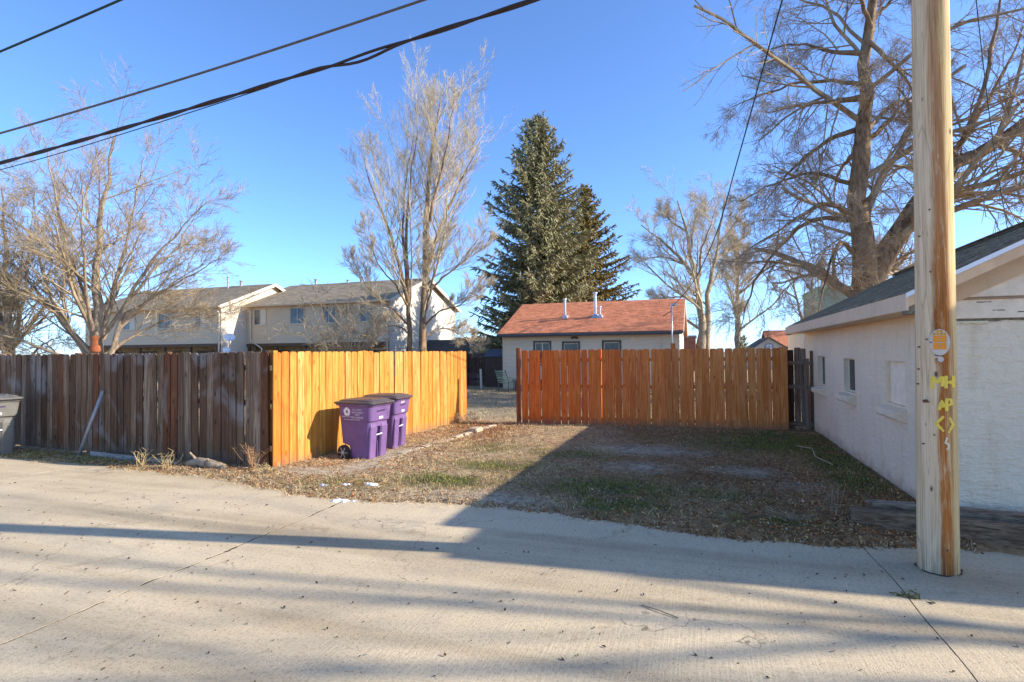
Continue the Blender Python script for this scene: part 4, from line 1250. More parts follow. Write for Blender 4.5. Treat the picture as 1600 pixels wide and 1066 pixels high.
# shingles: the nearest as single pieces, the rest joined
sh_var = []
for k in range(5):
    rr = random.Random(k)
    wds = .305*rr.uniform(.9, 1.0)
    sh_var.append(MB().box(-wds/2, wds/2, 0, .30, 0, .009+.005*rr.random()).mesh('shingle', MT['green_shingle'], bevel=.002))
sl = math.atan(RS)
rest = MB()
course_n = int((4.2-1.93)/math.cos(sl)/.145)
cnt = 0
rr = random.Random(2)
for j in range(26):
    for i in range(course_n+1):
        y_ = 6.46+.15+j*.305+(.15 if i % 2 else 0)
        if y_ > 14.7: continue
        s_ = i*.145-.02
        x_ = 1.95+s_*math.cos(sl); z_ = zl(x_)+.006
        if x_ > 4.12: continue
        if cnt < 300:
            o = obj('shingle', rr.choice(sh_var), gar, (x_, y_, z_))
            o.rotation_euler = Matrix((Vector((0, 1, 0)), Vector((math.cos(sl), 0, math.sin(sl))), Vector((0, 1, 0)).cross(Vector((math.cos(sl), 0, math.sin(sl)))))).transposed().to_euler()
            a_ = o.rotation_euler.to_matrix() @ Vector((0, 0, 1))
            if a_.z < 0:
                o.rotation_euler = Matrix((Vector((0, -1, 0)), Vector((math.cos(sl), 0, math.sin(sl))), Vector((0, -1, 0)).cross(Vector((math.cos(sl), 0, math.sin(sl)))))).transposed().to_euler()
            o.rotation_euler.rotate_axis('X', R(-2.2))
            cnt += 1
        else:
            d = Vector((math.cos(sl), 0, math.sin(sl)))
            p = Vector((x_, y_, z_+.006))
            rest.beam(p, p+d*.29-Vector((0, 0, .008)), .29, .012)
for j in range(27):
    for i in range(course_n+1):
        y_ = 6.46+.15+j*.305+(.15 if i % 2 else 0)
        s_ = i*.145-.02
        x_ = 1.95+s_*math.cos(sl)
        if y_ > 14.7 or x_ > 4.12: continue
        p = Vector((8.4-x_, y_, zl(x_)+.012)); d = Vector((-math.cos(sl), 0, math.sin(sl)))
        rest.beam(p, p+d*.29-Vector((0, 0, .008)), .29, .012)
o = rest.build('shingles', MT['green_shingle'], gar); o['kind'] = 'stuff'
MB().prism([(4.05, 6.47, zl(4.05)+.03), (4.2, 6.47, zl(4.2)+.035), (4.35, 6.47, zl(4.05)+.03), (4.2, 6.47, zl(4.2)+.02)], (0, 8.3, 0)).build('ridge_cap', MT['green_shingle'], gar)
dr_ = MB().box(3.1, 5.5, GY0-.02, GY0+.01, .02, 1.98).build('garage_door', MT['painted_board'], gar)
for k in range(1, 4):
    MB().box(3.12, 5.48, GY0-.028, GY0-.019, .02+k*.49-.01, .02+k*.49+.01).build('door_rail', MT['tan_board'], dr_)

# timbers at the foot of the garage front
def timber(p, q, wd, ht, seed):
    p, q = Vector(p), Vector(q)
    d = (q-p); L = d.length; d.normalize()
    a = Vector((0, 0, 1)).cross(d)
    rr = random.Random(seed)
    prof = [(-.5, .0), (-.5, .40), (-.40, .45), (-.5, .50), (-.48, .9), (-.40, 1.0), (-.12, .985), (-.09, .93), (-.06, .99), (.25, 1.0), (.28, .95), (.31, .99), (.5, .95), (.5, 0)]
    rings = []
    n = 26
    for k in range(n+1):
        s_ = k/n
        sh = .0 if 0 < k < n else .01
        rings.append([tuple(p+d*(L*s_+(rr.gauss(0, .02) if k in (0, n) else 0))+a*(-u*wd+rr.gauss(0, .004))+Vector((0, 0, w_*ht*(1-sh)+rr.gauss(0, .003)-.03))) for u, w_ in prof])
    return MB().loft(rings)
t1 = timber((1.40, 6.47, .02), (3.9, 6.03, .02), .17, .20, 1).build('timber', MT['tie'], None, color=(.29, .185, .105))
tag(t1, 'long cracked grey timber lying across the foot of the garage front behind the utility pole', 'timber', 'old timbers at the garage front')
t2 = timber((1.62, 6.66, .06), (4.0, 6.30, .08), .15, .20, 2).build('timber', MT['tie'], None, color=(.36, .26, .17))
tag(t2, 'second grey timber tucked between the long cracked timber and the garage wall', 'timber', 'old timbers at the garage front')

# weeds
def weed(name, label, x, y, n, h, spread, mat, seed, group=None, rad=.004, zb=0.0):
    rr = random.Random(seed)
    z0 = max(0, float(lot_z(np.array([x]), np.array([y]))[0]))-.01
    mb = MB()
    for k in range(n):
        a = rr.uniform(0, 6.28); l = h*rr.uniform(.5, 1.1)
        sp = spread*rr.uniform(.1, 1)
        b = Vector((rr.gauss(0, .04), rr.gauss(0, .03), 0))
        e = b+Vector((math.cos(a)*sp, math.sin(a)*sp*.5, l))
        m = b.lerp(e, .5)+Vector((rr.gauss(0, .03), rr.gauss(0, .02), l*.08))
        mb.tube([b, m, e], [rad, rad*.8, rad*.5], 4)
        for q in range(rr.randint(1, 4)):
            s_ = m.lerp(e, rr.random()); aa = rr.uniform(0, 6.28); ll = l*rr.uniform(.12, .3)
            mb.tube([s_, s_+Vector((math.cos(aa)*ll, math.sin(aa)*ll, ll*rr.uniform(-.1, .8)))], [rad*.6, rad*.3], 3)
    return tag(mb.build(name, mat, None, (x, y, z0)), label, 'weed', group)
GWD = 'dry weeds along the foot of the fences'
weed('dry_weed', 'stiff straw coloured weed stalks standing at the near end of the fallen branch', -8.45, 6.52, 12, .27, .22, MT['straw'], 1, GWD, .005)
weed('dry_weed', 'bushy straw weed in front of the weathered fence, right beside the fallen branch end', -7.95, 6.55, 14, .26, .30, MT['straw'], 2, GWD, .0045)
weed('dry_weed', 'reddish brown tangled weed where the weathered fence meets the stained fence', -6.50, 6.78, 26, .40, .35, MT['weed_brown'], 3, GWD, .0045)
weed('dry_weed', 'low straw tuft at the foot of the stained fence corner', -6.05, 6.62, 40, .14, .30, MT['straw'], 4, GWD, .005)
weed('dry_weed', 'dry twiggy weed at the far end of the stained fence by the gate opening', -5.45, 12.6, 30, .30, .45, MT['twig_brown'], 5, GWD, .007)
weed('dry_weed', 'pale thin weed stalks standing at the left end of the timbers', 1.30, 6.75, 9, .34, .12, MT['twig_brown'], 6, GWD, .0028)
weed('dry_weed', 'matted brown weed in the shade beside the timber end at the alley edge', .85, 6.35, 46, .10, .34, MT['twig_brown'], 7, GWD, .0025)
weed('dry_weed', 'lone thin brown stalk in the shaded dirt between cedar fence and garage front', .3, 7.0, 7, .22, .12, MT['twig_pale'], 8, GWD, .004)
weed('alley_weed', 'small leafy yellow green weed growing from the alley joint near the utility pole', 1.385, 4.74, 22, .035, .09, MT['grass_weed'] if 'grass_weed' in MT else MT['pine'], 9, None, .006)
tag(MB().tube([(-.42, 4.02, .006), (-.3, 3.96, .012), (-.17, 3.90, .006)], .004, 5).build('twig', MT['twig_brown'], None), 'thin bare twig lying on the sunlit concrete', 'twig')
tag(MB().tube([(1.6, 11.2, .06), (1.78, 10.7, .10), (1.72, 10.1, .07), (1.85, 9.5, .06)], .008, 5).build('stick', MT['twig_cream'], None), 'long pale stick lying in the moss beside the garage wall', 'stick')

# ================================================================== HOUSE WITH THE ORANGE ROOF
def planks(mb_parent, x0, x1, y, z0, z1, step, mat, holes=(), out=.022, name='siding_plank', face=-1, axis='x'):
    """lapped siding boards on a wall facing -y (axis x) or +x (axis y); cut round the holes"""
    z = z0
    while z < z1-.02:
        h = min(step, z1-z)
        cuts = sorted([(a, b) for a, b, c, d in holes if c < z+h-.01 and d > z+.01])
        segs, cur = [], x0
        for a, b in cuts:
            if a > cur: segs.append((cur, a))
            cur = max(cur, b)
        if cur < x1: segs.append((cur, x1))
        for a, b in segs:
            if axis == 'x':
                V = [(a, y-out, z), (b, y-out, z), (b, y-.006, z+h), (a, y-.006, z+h), (a, y, z), (b, y, z), (b, y, z+h), (a, y, z+h)]
            else:
                V = [(y+out, a, z), (y+out, b, z), (y+.006, b, z+h), (y+.006, a, z+h), (y, a, z), (y, b, z), (y, b, z+h), (y, a, z+h)]
            MB().add(V, [(0, 1, 2, 3), (0, 4, 5, 1), (4, 0, 3, 7), (1, 5, 6, 2), (3, 2, 6, 7)]).build(name, mat, mb_parent)
        z += step
def window(par, x0, x1, y, z0, z1, trim, frame, glass, split=True, blind=None):
    f = .075
    mb = MB().box(x0-f, x0, y-.05, y+.06, z0-f, z1+f).box(x1, x1+f, y-.05, y+.06, z0-f, z1+f).box(x0, x1, y-.05, y+.06, z1, z1+f).box(x0, x1, y-.05, y+.06, z0-f, z0)
    wo = mb.build('window', trim, par)
    mb = MB().box(x0, x0+.04, y, y+.05, z0, z1).box(x1-.04, x1, y, y+.05, z0, z1).box(x0+.04, x1-.04, y, y+.05, z0, z0+.04).box(x0+.04, x1-.04, y, y+.05, z1-.04, z1)
    if split: mb.box((x0+x1)/2-.025, (x0+x1)/2+.025, y-.004, y+.05, z0+.04, z1-.04)
    mb.build('frame', frame, wo)
    if blind:
        m_ = (x0+x1)/2
        MB().box(x0+.04, m_-.025, y+.02, y+.03, z0+.04, z1-.04).build('pane', glass, wo)
        bo = MB().box(m_+.025, x1-.04, y+.015, y+.03, z0+.04, z1-.04).build('blind', blind, wo)
        k = z0+.12
        sl_ = MB()
        while k < z1-.06:
            sl_.box(m_+.03, x1-.045, y+.006, y+.014, k, k+.012); k += .11
        sl_.build('blind_slats', blind, wo)
    else:
        MB().box(x0+.04, x1-.04, y+.02, y+.03, z0+.04, z1-.04).build('pane', glass, wo)
    return wo
hs = thing('house', 'low greige sided house with a bright orange shingle roof behind the cedar fence', 'house', (0, 0, 0))
HX0, HX1, HY0, HY1, HE, HRZ = -9.10, -0.92, 25.55, 32.65, 2.70, 4.40
HYR = (HY0+HY1)/2
WH = [(-7.50, -6.78, 1.25, 2.26), (-6.10, -5.40, 1.25, 2.22), (-4.22, -3.50, 1.25, 2.24)]
mb = MB()
wall_holes(mb, (HX0, HY0, -.2), (1, 0, 0), (0, -1, 0), HX1-HX0, HE+.2, [(a-HX0, b-HX0, c+.2, d+.2) for a, b, c, d in WH], .12)
mb.quad((HX1, HY0, -.2), (HX1, HY1, -.2), (HX1, HY1, HE), (HX1, HY0, HE)).quad((HX0, HY0, -.2), (HX0, HY0, HE), (HX0, HY1, HE), (HX0, HY1, -.2)).quad((HX0, HY1, -.2), (HX0, HY1, HE), (HX1, HY1, HE), (HX1, HY1, -.2))
mb.add([(HX1, HY0, HE), (HX1, HY1, HE), (HX1, HYR, HRZ-.05)], [(0, 1, 2)]).add([(HX0, HY0, HE), (HX0, HY1, HE), (HX0, HYR, HRZ-.05)], [(0, 2, 1)])
mb.build('wall', MT['house_siding'], hs)
planks(hs, HX0, HX1, HY0, .1, HE, .195, MT['house_siding'], [(a-.076, b+.076, c-.076, d+.076) for a, b, c, d in WH])
planks(hs, HY0, HY1, HX1, .1, HE, .195, MT['white_siding'], axis='y')
for i, (a, b, c, d) in enumerate(WH):
    window(hs, a, b, HY0-.0, c, d, MT['dark_trim'], MT['painted_board'] if i == 0 else MT['house_siding'], MT['glass'], split=(i == 0))
for x_ in (HX0, HX1):
    MB().box(x_-.04, x_+.04, HY0-.035, HY0-.024, .05, HE).build('corner_board', MT['house_siding'], hs)
E0, EZ = 25.12, 2.70
SLH = (HRZ-EZ)/(HYR-E0)
def roof_pair(par, x0, x1, ye0, yr, ye1, ze, zr, th, mat, name='roof'):
    for ya, yb in ((ye0, yr), (ye1, yr)):
        P4 = [(x0, ya, ze), (x1, ya, ze), (x1, yb, zr), (x0, yb, zr)]
        if ya > yb: P4 = P4[::-1]
        MB().prism([(p[0], p[1], p[2]-th) for p in P4], (0, 0, th)).build(name, mat, par)
rf = None
roof_pair(hs, -9.25, -0.72, E0, HYR, 2*HYR-E0, EZ, HRZ, .07, MT['orange_shingle'])
# shingle tabs on the side facing the alley
rest = MB()
rr = random.Random(6)
n_c = int((HYR-E0)/.13)
for i in range(n_c+1):
    y_ = E0-.03+i*.13
    z_ = EZ+SLH*(y_-E0)+.004
    j = 0
    x_ = -9.27+(.15 if i % 2 else 0)
    while x_ < -0.75:
        wd_ = .29*rr.uniform(.9, 1.0)
        x2_ = min(x_+wd_, -.70)
        t0 = .014+.008*rr.random()
        rest.add([(x_, y_, z_), (x2_, y_, z_), (x2_, y_+.14, z_+.14*SLH), (x_, y_+.14, z_+.14*SLH), (x_, y_, z_+t0), (x2_, y_, z_+t0), (x2_, y_+.14, z_+.14*SLH+.004), (x_, y_+.14, z_+.14*SLH+.004)],
                 [(4, 5, 6, 7), (0, 1, 5, 4), (1, 2, 6, 5), (3, 0, 4, 7)])
        x_ += .30
o = rest.build('shingles', MT['orange_shingle'], hs); o['kind'] = 'stuff'
MB().prism([(-9.27, HYR-.14, HRZ-.05), (-9.27, HYR, HRZ+.035), (-9.27, HYR+.14, HRZ-.05)], (8.57, 0, 0)).build('ridge_cap', MT['orange_shingle'], hs)
MB().box(-9.26, -.70, E0-.10, E0-.03, EZ-.13, EZ-.03).build('gutter', MT['gutter'], hs, bevel=.01)
MB().box(-9.2, -.75, E0-.028, E0-.004, EZ-.17, EZ-.075).build('fascia', MT['gutter'], hs)
for ya, yb in ((E0, HYR), (2*HYR-E0, HYR)):
    MB().beam((-.70, ya, EZ-.10), (-.70, yb, HRZ-.10), .03, .15).build('rake_board', MT['white_siding'], hs)
MB().tube([(-1.72, HY0-.06, 2.6), (-1.72, HY0-.06, .1)], .035, 8).build('downspout', MT['house_siding'], hs)
def zroof(y): return EZ+SLH*(y-E0)
for x_, y_, zt_, r_ in ((-6.36, 27.0, 4.46, .06), (-4.85, 27.0, 4.70, .075), (-4.60, 26.9, 4.0, .05)):
    v = MB().tube([(x_, y_, zroof(y_)-.05), (x_, y_, zt_-.06)], r_, 12).build('vent_pipe', MT['galv'], hs, smooth=False)
    MB().tube([(x_, y_, zt_-.06), (x_, y_, zt_-.055), (x_, y_, zt_), (x_, y_, zt_+.01)], [r_*1.3, r_*1.6, r_*1.5, r_*.5], 12).build('cap', MT['galv'], v)
    MB().loft([[(x_+q*2.6*r_, y_+w_*2.6*r_, zroof(y_+w_*2.6*r_)+.025) for q, w_ in ((-1, -1), (1, -1), (1, 1), (-1, 1))], [(x_+q*r_*1.05, y_+w_*r_*1.05, zroof(y_)+.14) for q, w_ in ((-1, -1), (1, -1), (1, 1), (-1, 1))]]).build('flashing', MT['galv'], v)
ms = MB().tube([(-1.17, 25.0, 1.2), (-1.17, 25.0, 3.70)], .032, 10).build('service_mast', MT['galv'], hs, smooth=True)
MB().tube([(-1.17, 25.0, 3.68), (-1.17, 25.02, 3.78), (-1.02, 24.95, 3.82), (-.95, 24.9, 3.76)], [.05, .065, .06, .04], 9).build('weatherhead', MT['galv'], ms)
MB().beam((-1.17, 25.0, 3.55), (-1.55, 25.1, 3.32), .03, .03).build('mast_bracket', MT['gutter'], ms)
MB().box(-5.62, -5.50, HY0-.10, HY0-.03, 2.42, 2.52).box(-5.72, -5.63, HY0-.12, HY0-.05, 2.40, 2.50).box(-5.49, -5.40, HY0-.12, HY0-.05, 2.40, 2.50).build('floodlight', MT['gutter'], hs, bevel=.01)
MB().box(-2.98, -2.84, HY0-.08, HY0-.024, 2.33, 2.47).build('vent_box', MT['painted_board'], hs, bevel=.008)

# ------------------------------------------------------------------ yard furniture
ch = thing('patio_chair', 'green metal patio chair with a curved slat back in the yard by the gate opening', 'chair', (-8.42, 23.6, .03), R(-12))
MG = simple('green_chair_paint', (0.10, 0.14, 0.10), 0.45, .15, 10)
MG2 = simple('green_chair_strap', (0.33, 0.41, 0.27), 0.5, .12, 10)
for sx in (-.26, .26):
    MB().tube(spline([(sx, -.05, 0), (sx*1.02, -.02, .42), (sx*1.05, -.16, .75), (sx, -.30, 1.0)], 5), .018, 7).build('rear_frame', MG, ch, smooth=True)
    MB().tube(spline([(sx, .45, 0), (sx, .47, .40), (sx*1.05, .40, .62), (sx*1.08, .0, .63), (sx*1.05, -.12, .66)], 5), .018, 7).build('arm', MG, ch, smooth=True)
for k in range(6):
    z_ = .50+k*.085; y_ = -.05-(z_-.5)*.5
    MB().tube([(-.25, y_, z_), (-.12, y_-.035, z_+.01), (.12, y_-.035, z_+.01), (.25, y_, z_)], .026, 6).build('back_slat', MG2, ch, smooth=True)
for k in range(5):
    MB().tube([(-.26, .02+k*.1, .43), (0, .02+k*.1, .41), (.26, .02+k*.1, .43)], .026, 6).build('seat_slat', MG2, ch, smooth=True)
tb = thing('patio_table', 'dark low patio table beside the green metal chair in the yard', 'table', (-7.55, 23.75, .03))
MB().tube([(0, 0, .50), (0, 0, .53)], .50, 24).build('table_top', MG, tb, bevel=.006)
for k in range(4):
    a = math.pi/4+k*math.pi/2
    MB().tube(spline([(.40*math.cos(a), .40*math.sin(a), 0), (.26*math.cos(a), .26*math.sin(a), .25), (.40*math.cos(a), .40*math.sin(a), .50)], 4), .02, 6).build('leg', MG, tb, smooth=True)
bt = thing('patio_bench', 'pale grey bench or cover against the greige house wall behind the metal chair', 'bench', (-7.6, 24.9, .03))
MB().box(-.75, .75, -.22, .22, .52, .60).build('bench_top', MT['galv'], bt, bevel=.01)
for sx in (-.62, .62): MB().box(sx-.04, sx+.04, -.18, .18, 0, .52).build('bench_leg', MT['gutter'], bt)

# brown metal shed
sd = thing('metal_shed', 'narrow brown ribbed metal shed with slate blue roof left of the greige house', 'shed', (0, 0, 0))
MB().box(-10.68, -9.72, 27.05, 29.0, -.1, 1.62).build('wall', MT['shed_metal'], sd)
for k in range(13):
    x_ = -10.66+k*.0765
    MB().box(x_, x_+.035, 27.02, 27.048, 0, 1.62).build('rib_panel', MT['shed_metal'], sd)
MB().prism([(-10.76, 26.95, 1.60), (-10.76, 27.95, 1.98), (-10.76, 28.05, 1.98), (-10.76, 29.1, 1.60)], (1.1, 0, 0)).build('roof', MT['shed_roof'], sd)
for k in range(8): MB().prism([(-10.74+k*.145, 26.945, 1.605), (-10.74+k*.145, 27.94, 1.995), (-10.74+k*.145, 27.94, 1.975), (-10.74+k*.145, 26.945, 1.59)], (.03, 0, 0)).build('roof_seam', MT['shed_roof'], sd)
# white shed further back
ws = thing('small_outbuilding', 'small white gabled outbuilding with grey roof behind the brown metal shed', 'outbuilding', (0, 0, 0))
mb = MB().box(-20.6, -15.5, 38.2, 41.4, -.1, 1.75)
mb.add([(-15.5, 38.2, 1.75), (-15.5, 41.4, 1.75), (-15.5, 39.8, 2.75)], [(0, 1, 2)]).add([(-20.6, 38.2, 1.75), (-20.6, 41.4, 1.75), (-20.6, 39.8, 2.75)], [(0, 2, 1)])
mb.build('wall', MT['white_siding'], ws)
roof_pair(ws, -20.8, -15.35, 37.9, 39.8, 41.7, 1.66, 2.86, .06, MT['grey_shingle'])
for ya, yb in ((37.9, 39.8), (41.7, 39.8)):
    MB().beam((-15.33, ya, 1.60), (-15.33, yb, 2.80), .03, .12).build('rake_board', MT['white_siding'], ws)
planks(ws, 38.2, 41.4, -15.5, .1, 1.75, .22, MT['white_siding'], axis='y')
lw = thing('far_flat_building', 'long low pale building far behind the white outbuilding', 'building', (0, 0, 0))
MB().box(-34, -20.5, 60, 66, -.2, 3.1).build('wall', MT['white_siding'], lw)
MB().box(-34.3, -20.2, 59.7, 66.3, 3.1, 3.6).build('roof', MT['grey_shingle'], lw)
for k in range(6): window(lw, -33+k*2.1, -31.9+k*2.1, 59.99, 1.2, 2.4, MT['white_siding'], MT['white_siding'], MT['glass'])
# dark fence at the back of the yard
def bf_col(f, rr): return tuple(c*rr.uniform(.8, 1.1) for c in (.13, .10, .075))
fence('back_fence', 'dark brown board fence at the back of the yard seen through the gate opening', (-14.9, 27.9), (-10.72, 27.9), .15, .155, 1.72, MT['old_wood'], MT['old_rail'], bf_col, 13, rail_side=-1, post_at=(.5, 2.9), rails=(.35, 1.45))
fence('back_fence', 'dark fence run behind the stained fence end, returning along the left side of the yard', (-14.95, 14.5), (-14.95, 27.8), .15, .155, 1.65, MT['old_wood'], MT['old_rail'], bf_col, 14, rail_side=-1, post_at=(.5, 6.6, 12.9), rails=(.35, 1.45))
tag(MB().box(-.045, .045, -.045, .045, -.1, 1.0).build('white_post', MT['white_siding'], None, (-10.3, 25.6, 0), (0, R(-2), 0), bevel=.006), 'short pale post standing in the yard before the dark back fence', 'post')

# ================================================================== APARTMENT BUILDINGS
def apt(name, label, x0, x1, y0, depth, ze, zr, wins, brown_doors, gable_right=True, floor=2.66, over=.45, jut=.95):
    b = thing(name, label, 'apartments', (0, 0, 0))
    y1 = y0+depth; yr = (y0+y1)/2
    mb = MB()
    wall_holes(mb, (x0, y0, floor), (1, 0, 0), (0, -1, 0), x1-x0, ze-floor, [(w_[0]-x0, w_[1]-x0, w_[2]-floor, w_[3]-floor) for w_ in wins], .15)
    mb.quad((x1, y0, floor), (x1, y1, floor), (x1, y1, ze), (x1, y0, ze)).quad((x0, y1, floor), (x0, y0, floor), (x0, y0, ze), (x0, y1, ze)).quad((x1, y1, floor), (x0, y1, floor), (x0, y1, ze), (x1, y1, ze))
    mb.quad((x0, y0, floor), (x0, y1, floor), (x1, y1, floor), (x1, y0, floor))
    zg = zr-.12
    mb.add([(x1, y0, ze), (x1, y1, ze), (x1, yr, zg)], [(0, 1, 2)]).add([(x0, y0, ze), (x0, y1, ze), (x0, yr, zg)], [(0, 2, 1)])
    mb.build('upper_wall', MT['apt_siding'], b)
    planks(b, x0, x1, y0, floor, ze, .20, MT['apt_siding'], [(w_[0]-.076, w_[1]+.076, w_[2]-.076, w_[3]+.076) for w_ in wins])
    planks(b, y0, y1, x1, .0, ze, .24, MT['white_siding'], axis='y')
    z = ze
    while z < zg-.3:
        h = .24; k = (z+h-ze)/(zg-ze)*depth/2
        planks(b, y0+k, y1-k, x1, z, z+h, .24, MT['white_siding'], axis='y'); z += h
    for w_ in wins:
        window(b, w_[0], w_[1], y0, w_[2], w_[3], MT['apt_siding'], MT['white_siding'], MT['glass'], True, MT['blind'] if w_[4] else None)
    MB().box(x0, x1-.004, y0+jut, y1, -.2, floor-.02).build('lower_wall', MT['ochre_wall'], b)
    MB().box(x0, x1, y0-.02, y0+.02, floor-.22, floor-.004).build('band_board', MT['brown_trim'], b)
    k = x0+.6
    while k < x1:
        MB().box(k, k+.16, y0+.04, y0+.20, -.2, floor-.225).build('porch_post', MT['brown_trim'], b); k += 2.6
    for dx, wd_ in brown_doors:
        d_ = MB().box(dx, dx+wd_, y0+jut-.06, y0+jut-.004, .0, 2.15).build('door', MT['brown_trim'], b)
        MB().box(dx+.12, dx+wd_-.12, y0+jut-.075, y0+jut-.061, 1.1, 1.95).build('pane', MT['glass'], d_)
    roof_pair(b, x0-.1, x1+.35, y0-over, yr, y1+over, ze-.06, zr, .10, MT['brown_shingle'])
    tabs = MB()
    n_c = int((yr-y0+over)/.32)
    sl_ = (zr-ze+.06)/(yr-y0+over)
    for i in range(n_c+1):
        ya = y0-over-.02+i*.32
        tabs.add([(x0-.1, ya, ze-.06+sl_*(ya-y0+over)+.004), (x1+.35, ya, ze-.06+sl_*(ya-y0+over)+.004), (x1+.35, ya, ze-.06+sl_*(ya-y0+over)+.03), (x0-.1, ya, ze-.06+sl_*(ya-y0+over)+.03),
                  (x0-.1, ya+.32, ze-.06+sl_*(ya+.32-y0+over)+.008), (x1+.35, ya+.32, ze-.06+sl_*(ya+.32-y0+over)+.008)], [(0, 1, 2, 3), (3, 2, 5, 4)])
    tabs.build('shingle_courses', MT['brown_shingle'], b)
    MB().box(x0-.1, x1+.35, y0-over-.10, y0-over-.022, ze-.17, ze-.04).build('gutter', MT['tan_board'], b)
    MB().quad((x0, y0-over, ze-.165), (x1+.3, y0-over, ze-.165), (x1+.3, y0-.003, ze-.165), (x0, y0-.003, ze-.165)).build('soffit', MT['tan_board'], b)
    for ya, yb in ((y0-over, yr), (y1+over, yr)):
        MB().beam((x1+.37, ya, ze-.13), (x1+.37, yb, zr-.07), .04, .24).build('rake_board', MT['white_siding'], b)
    MB().tube([(x1-.15, y0-over+.05, ze-.2), (x1-.1, y0-.1, ze-.55), (x1-.1, y0-.1, .0)], .055, 8).build('downspout', MT['white_siding'], b)
    return b
AY = 34.0
WA = [(-32.35, -31.25, 4.08, 5.28, 1), (-28.95, -27.75, 4.08, 5.28, 0), (-26.15, -25.0, 4.08, 5.28, 0), (-22.9, -21.8, 4.08, 5.28, 0)]
a1 = apt('apartment_building', 'tan sided two storey apartment block behind the stained fence with white end wall', -33.6, -20.55, AY, 11.0, 5.60, 7.75, WA, [(-30.9, 1.0), (-27.4, 1.6), (-24.0, 1.0), (-22.4, 1.2)])
MB().tube([(-32.6, AY-.4, 5.35), (-32.6, AY-.12, 5.1), (-32.6, AY-.12, 2.9), (-31.6, AY-.05, 2.3), (-31.6, AY-.05, .2)], .055, 8).build('downspout', MT['white_siding'], a1)
WB = [(-46.0, -44.8, 3.85, 5.0, 0), (-42.9, -41.7, 3.85, 5.0, 1), (-39.2, -38.0, 3.85, 5.0, 0), (-35.6, -34.5, 3.85, 5.0, 1)]
a2 = apt('apartment_building', 'left tan apartment block with sunlit white gable end, standing behind the scrub tree', -47.2, -33.1, 31.6, 10.2, 5.42, 7.55, WB, [(-45.5, 1.2), (-42.2, 1.6), (-39.0, 1.0), (-36.4, 1.6), (-34.6, .9)])
for b_, xs_ in ((a1, [(-31.4, 40, 8.2, .10), (-26.5, 39.5, 8.1, .12), (-27.6, 39.2, 7.85, .08)]), (a2, [(-37.2, 36.2, 8.25, .07), (-36.2, 36.6, 7.9, .10)])):
    for x_, y_, zt_, r_ in xs_:
        v = MB().tube([(x_, y_, 7.0), (x_, y_, zt_)], r_, 9).build('vent_pipe', MT['dull_metal'], b_)
        MB().tube([(x_, y_, zt_), (x_, y_, zt_+.06), (x_, y_, zt_+.12)], [r_*1.5, r_*1.6, r_*.6], 9).build('cap', MT['dull_metal'], v)
# satellite dish on its post
def dish(label, loc, rz, s, hp):
    t = thing('satellite_dish', label, 'satellite dish', loc, rz, 'satellite dishes before the apartments')
    mb = MB()
    rings = []
    for j in range(6):
        q = j/5
        rings.append([(s*.5*q*math.cos(2*math.pi*k/20), -.25*s*(q*q)-.05, s*.42*q*math.sin(2*math.pi*k/20)) for k in range(20)])
    back = [[(p[0], p[1]+.02, p[2]) for p in r_] for r_ in rings]
    mb.loft(rings[1:]+back[1:][::-1])
    mb.build('reflector', MT['white_metal'], t, (0, 0, hp), (R(-28), 0, 0))
    MB().tube([(0, .05, -hp), (0, .05, 0)], .03, 8).build('mast', MT['dull_metal'], t, (0, 0, hp))
    MB().tube([(0, -.1, -.3*s), (0, -.62*s, -.12*s)], .015, 6).build('feed_arm', MT['dull_metal'], t, (0, 0, hp), (R(-14), 0, 0))
    MB().box(-.04, .04, -.69*s, -.6*s, -.16*s, -.07*s).build('feed_horn', MT['white_metal'], t, (0, 0, hp), (R(-14), 0, 0))
    return t
dish('white satellite dish on a tall mast before the white gable end wall', (-31.3, 30.6, 0), R(50), .72, 2.95)
dish('lower small white satellite dish just above the weathered fence top', (-31.2, 30.2, 0), R(55), .5, 2.1)

# ================================================================== FAR BUILDINGS ON THE RIGHT
fh = thing('far_gable_house', 'pale grey gable end with a round louvred vent above the cedar fence', 'house', (0, 0, 0))
FY = 60
mb = MB().box(4.6, 8.1, FY, FY+9, -.2, 1.9)
mb.add([(4.6, FY, 1.9), (8.1, FY, 1.9), (6.35, FY, 3.05)], [(0, 1, 2)])
mb.build('wall', MT['white_siding'], fh)
for sgn in (1, -1):
    P4 = [(6.35-sgn*2.05, FY-.3, 1.68), (6.35, FY-.3, 3.03), (6.35, FY-.3, 3.15), (6.35-sgn*2.05, FY-.3, 1.80)]
    MB().prism(P4 if sgn == 1 else P4[::-1], (0, 9.6, 0)).build('roof', MT['grey_shingle'], fh)
vt = MB().tube([(6.35, FY-.08, 2.15), (6.35, FY-.005, 2.15)], .40, 20).build('round_vent', MT['dull_metal'], fh)
MB().tube([(6.35, FY-.10, 2.15), (6.35, FY-.085, 2.15)], .27, 20).build('louvre', MT['white_metal'], vt)
MB().box(6.31, 6.39, FY-.115, FY-.102, 1.88, 2.42).box(6.08, 6.305, FY-.115, FY-.102, 2.11, 2.19).box(6.395, 6.62, FY-.115, FY-.102, 2.11, 2.19).build('louvre_bar', MT['dull_metal'], vt)
bb = thing('brick_building', 'slice of a red brick building between the orange roofed house and the pale bare tree', 'building', (0, 0, 0))
MB().box(-3.5, -.45, 52, 58, -.2, 3.05).build('wall', MT['brick'], bb)
MB().box(-3.6, -.35, 51.9, 58.1, 3.05, 3.2).build('parapet', MT['dull_metal'], bb)
bc = MB()
for k in range(15): bc.box(-3.5, -.45, 51.985, 51.997, .1+k*.2, .22+k*.2)
bc.build('brick_course', MT['brick'], bb)
rh = thing('far_red_roof_house', 'low house with a reddish roof beyond the grey gable end by the garage corner', 'house', (0, 0, 0))
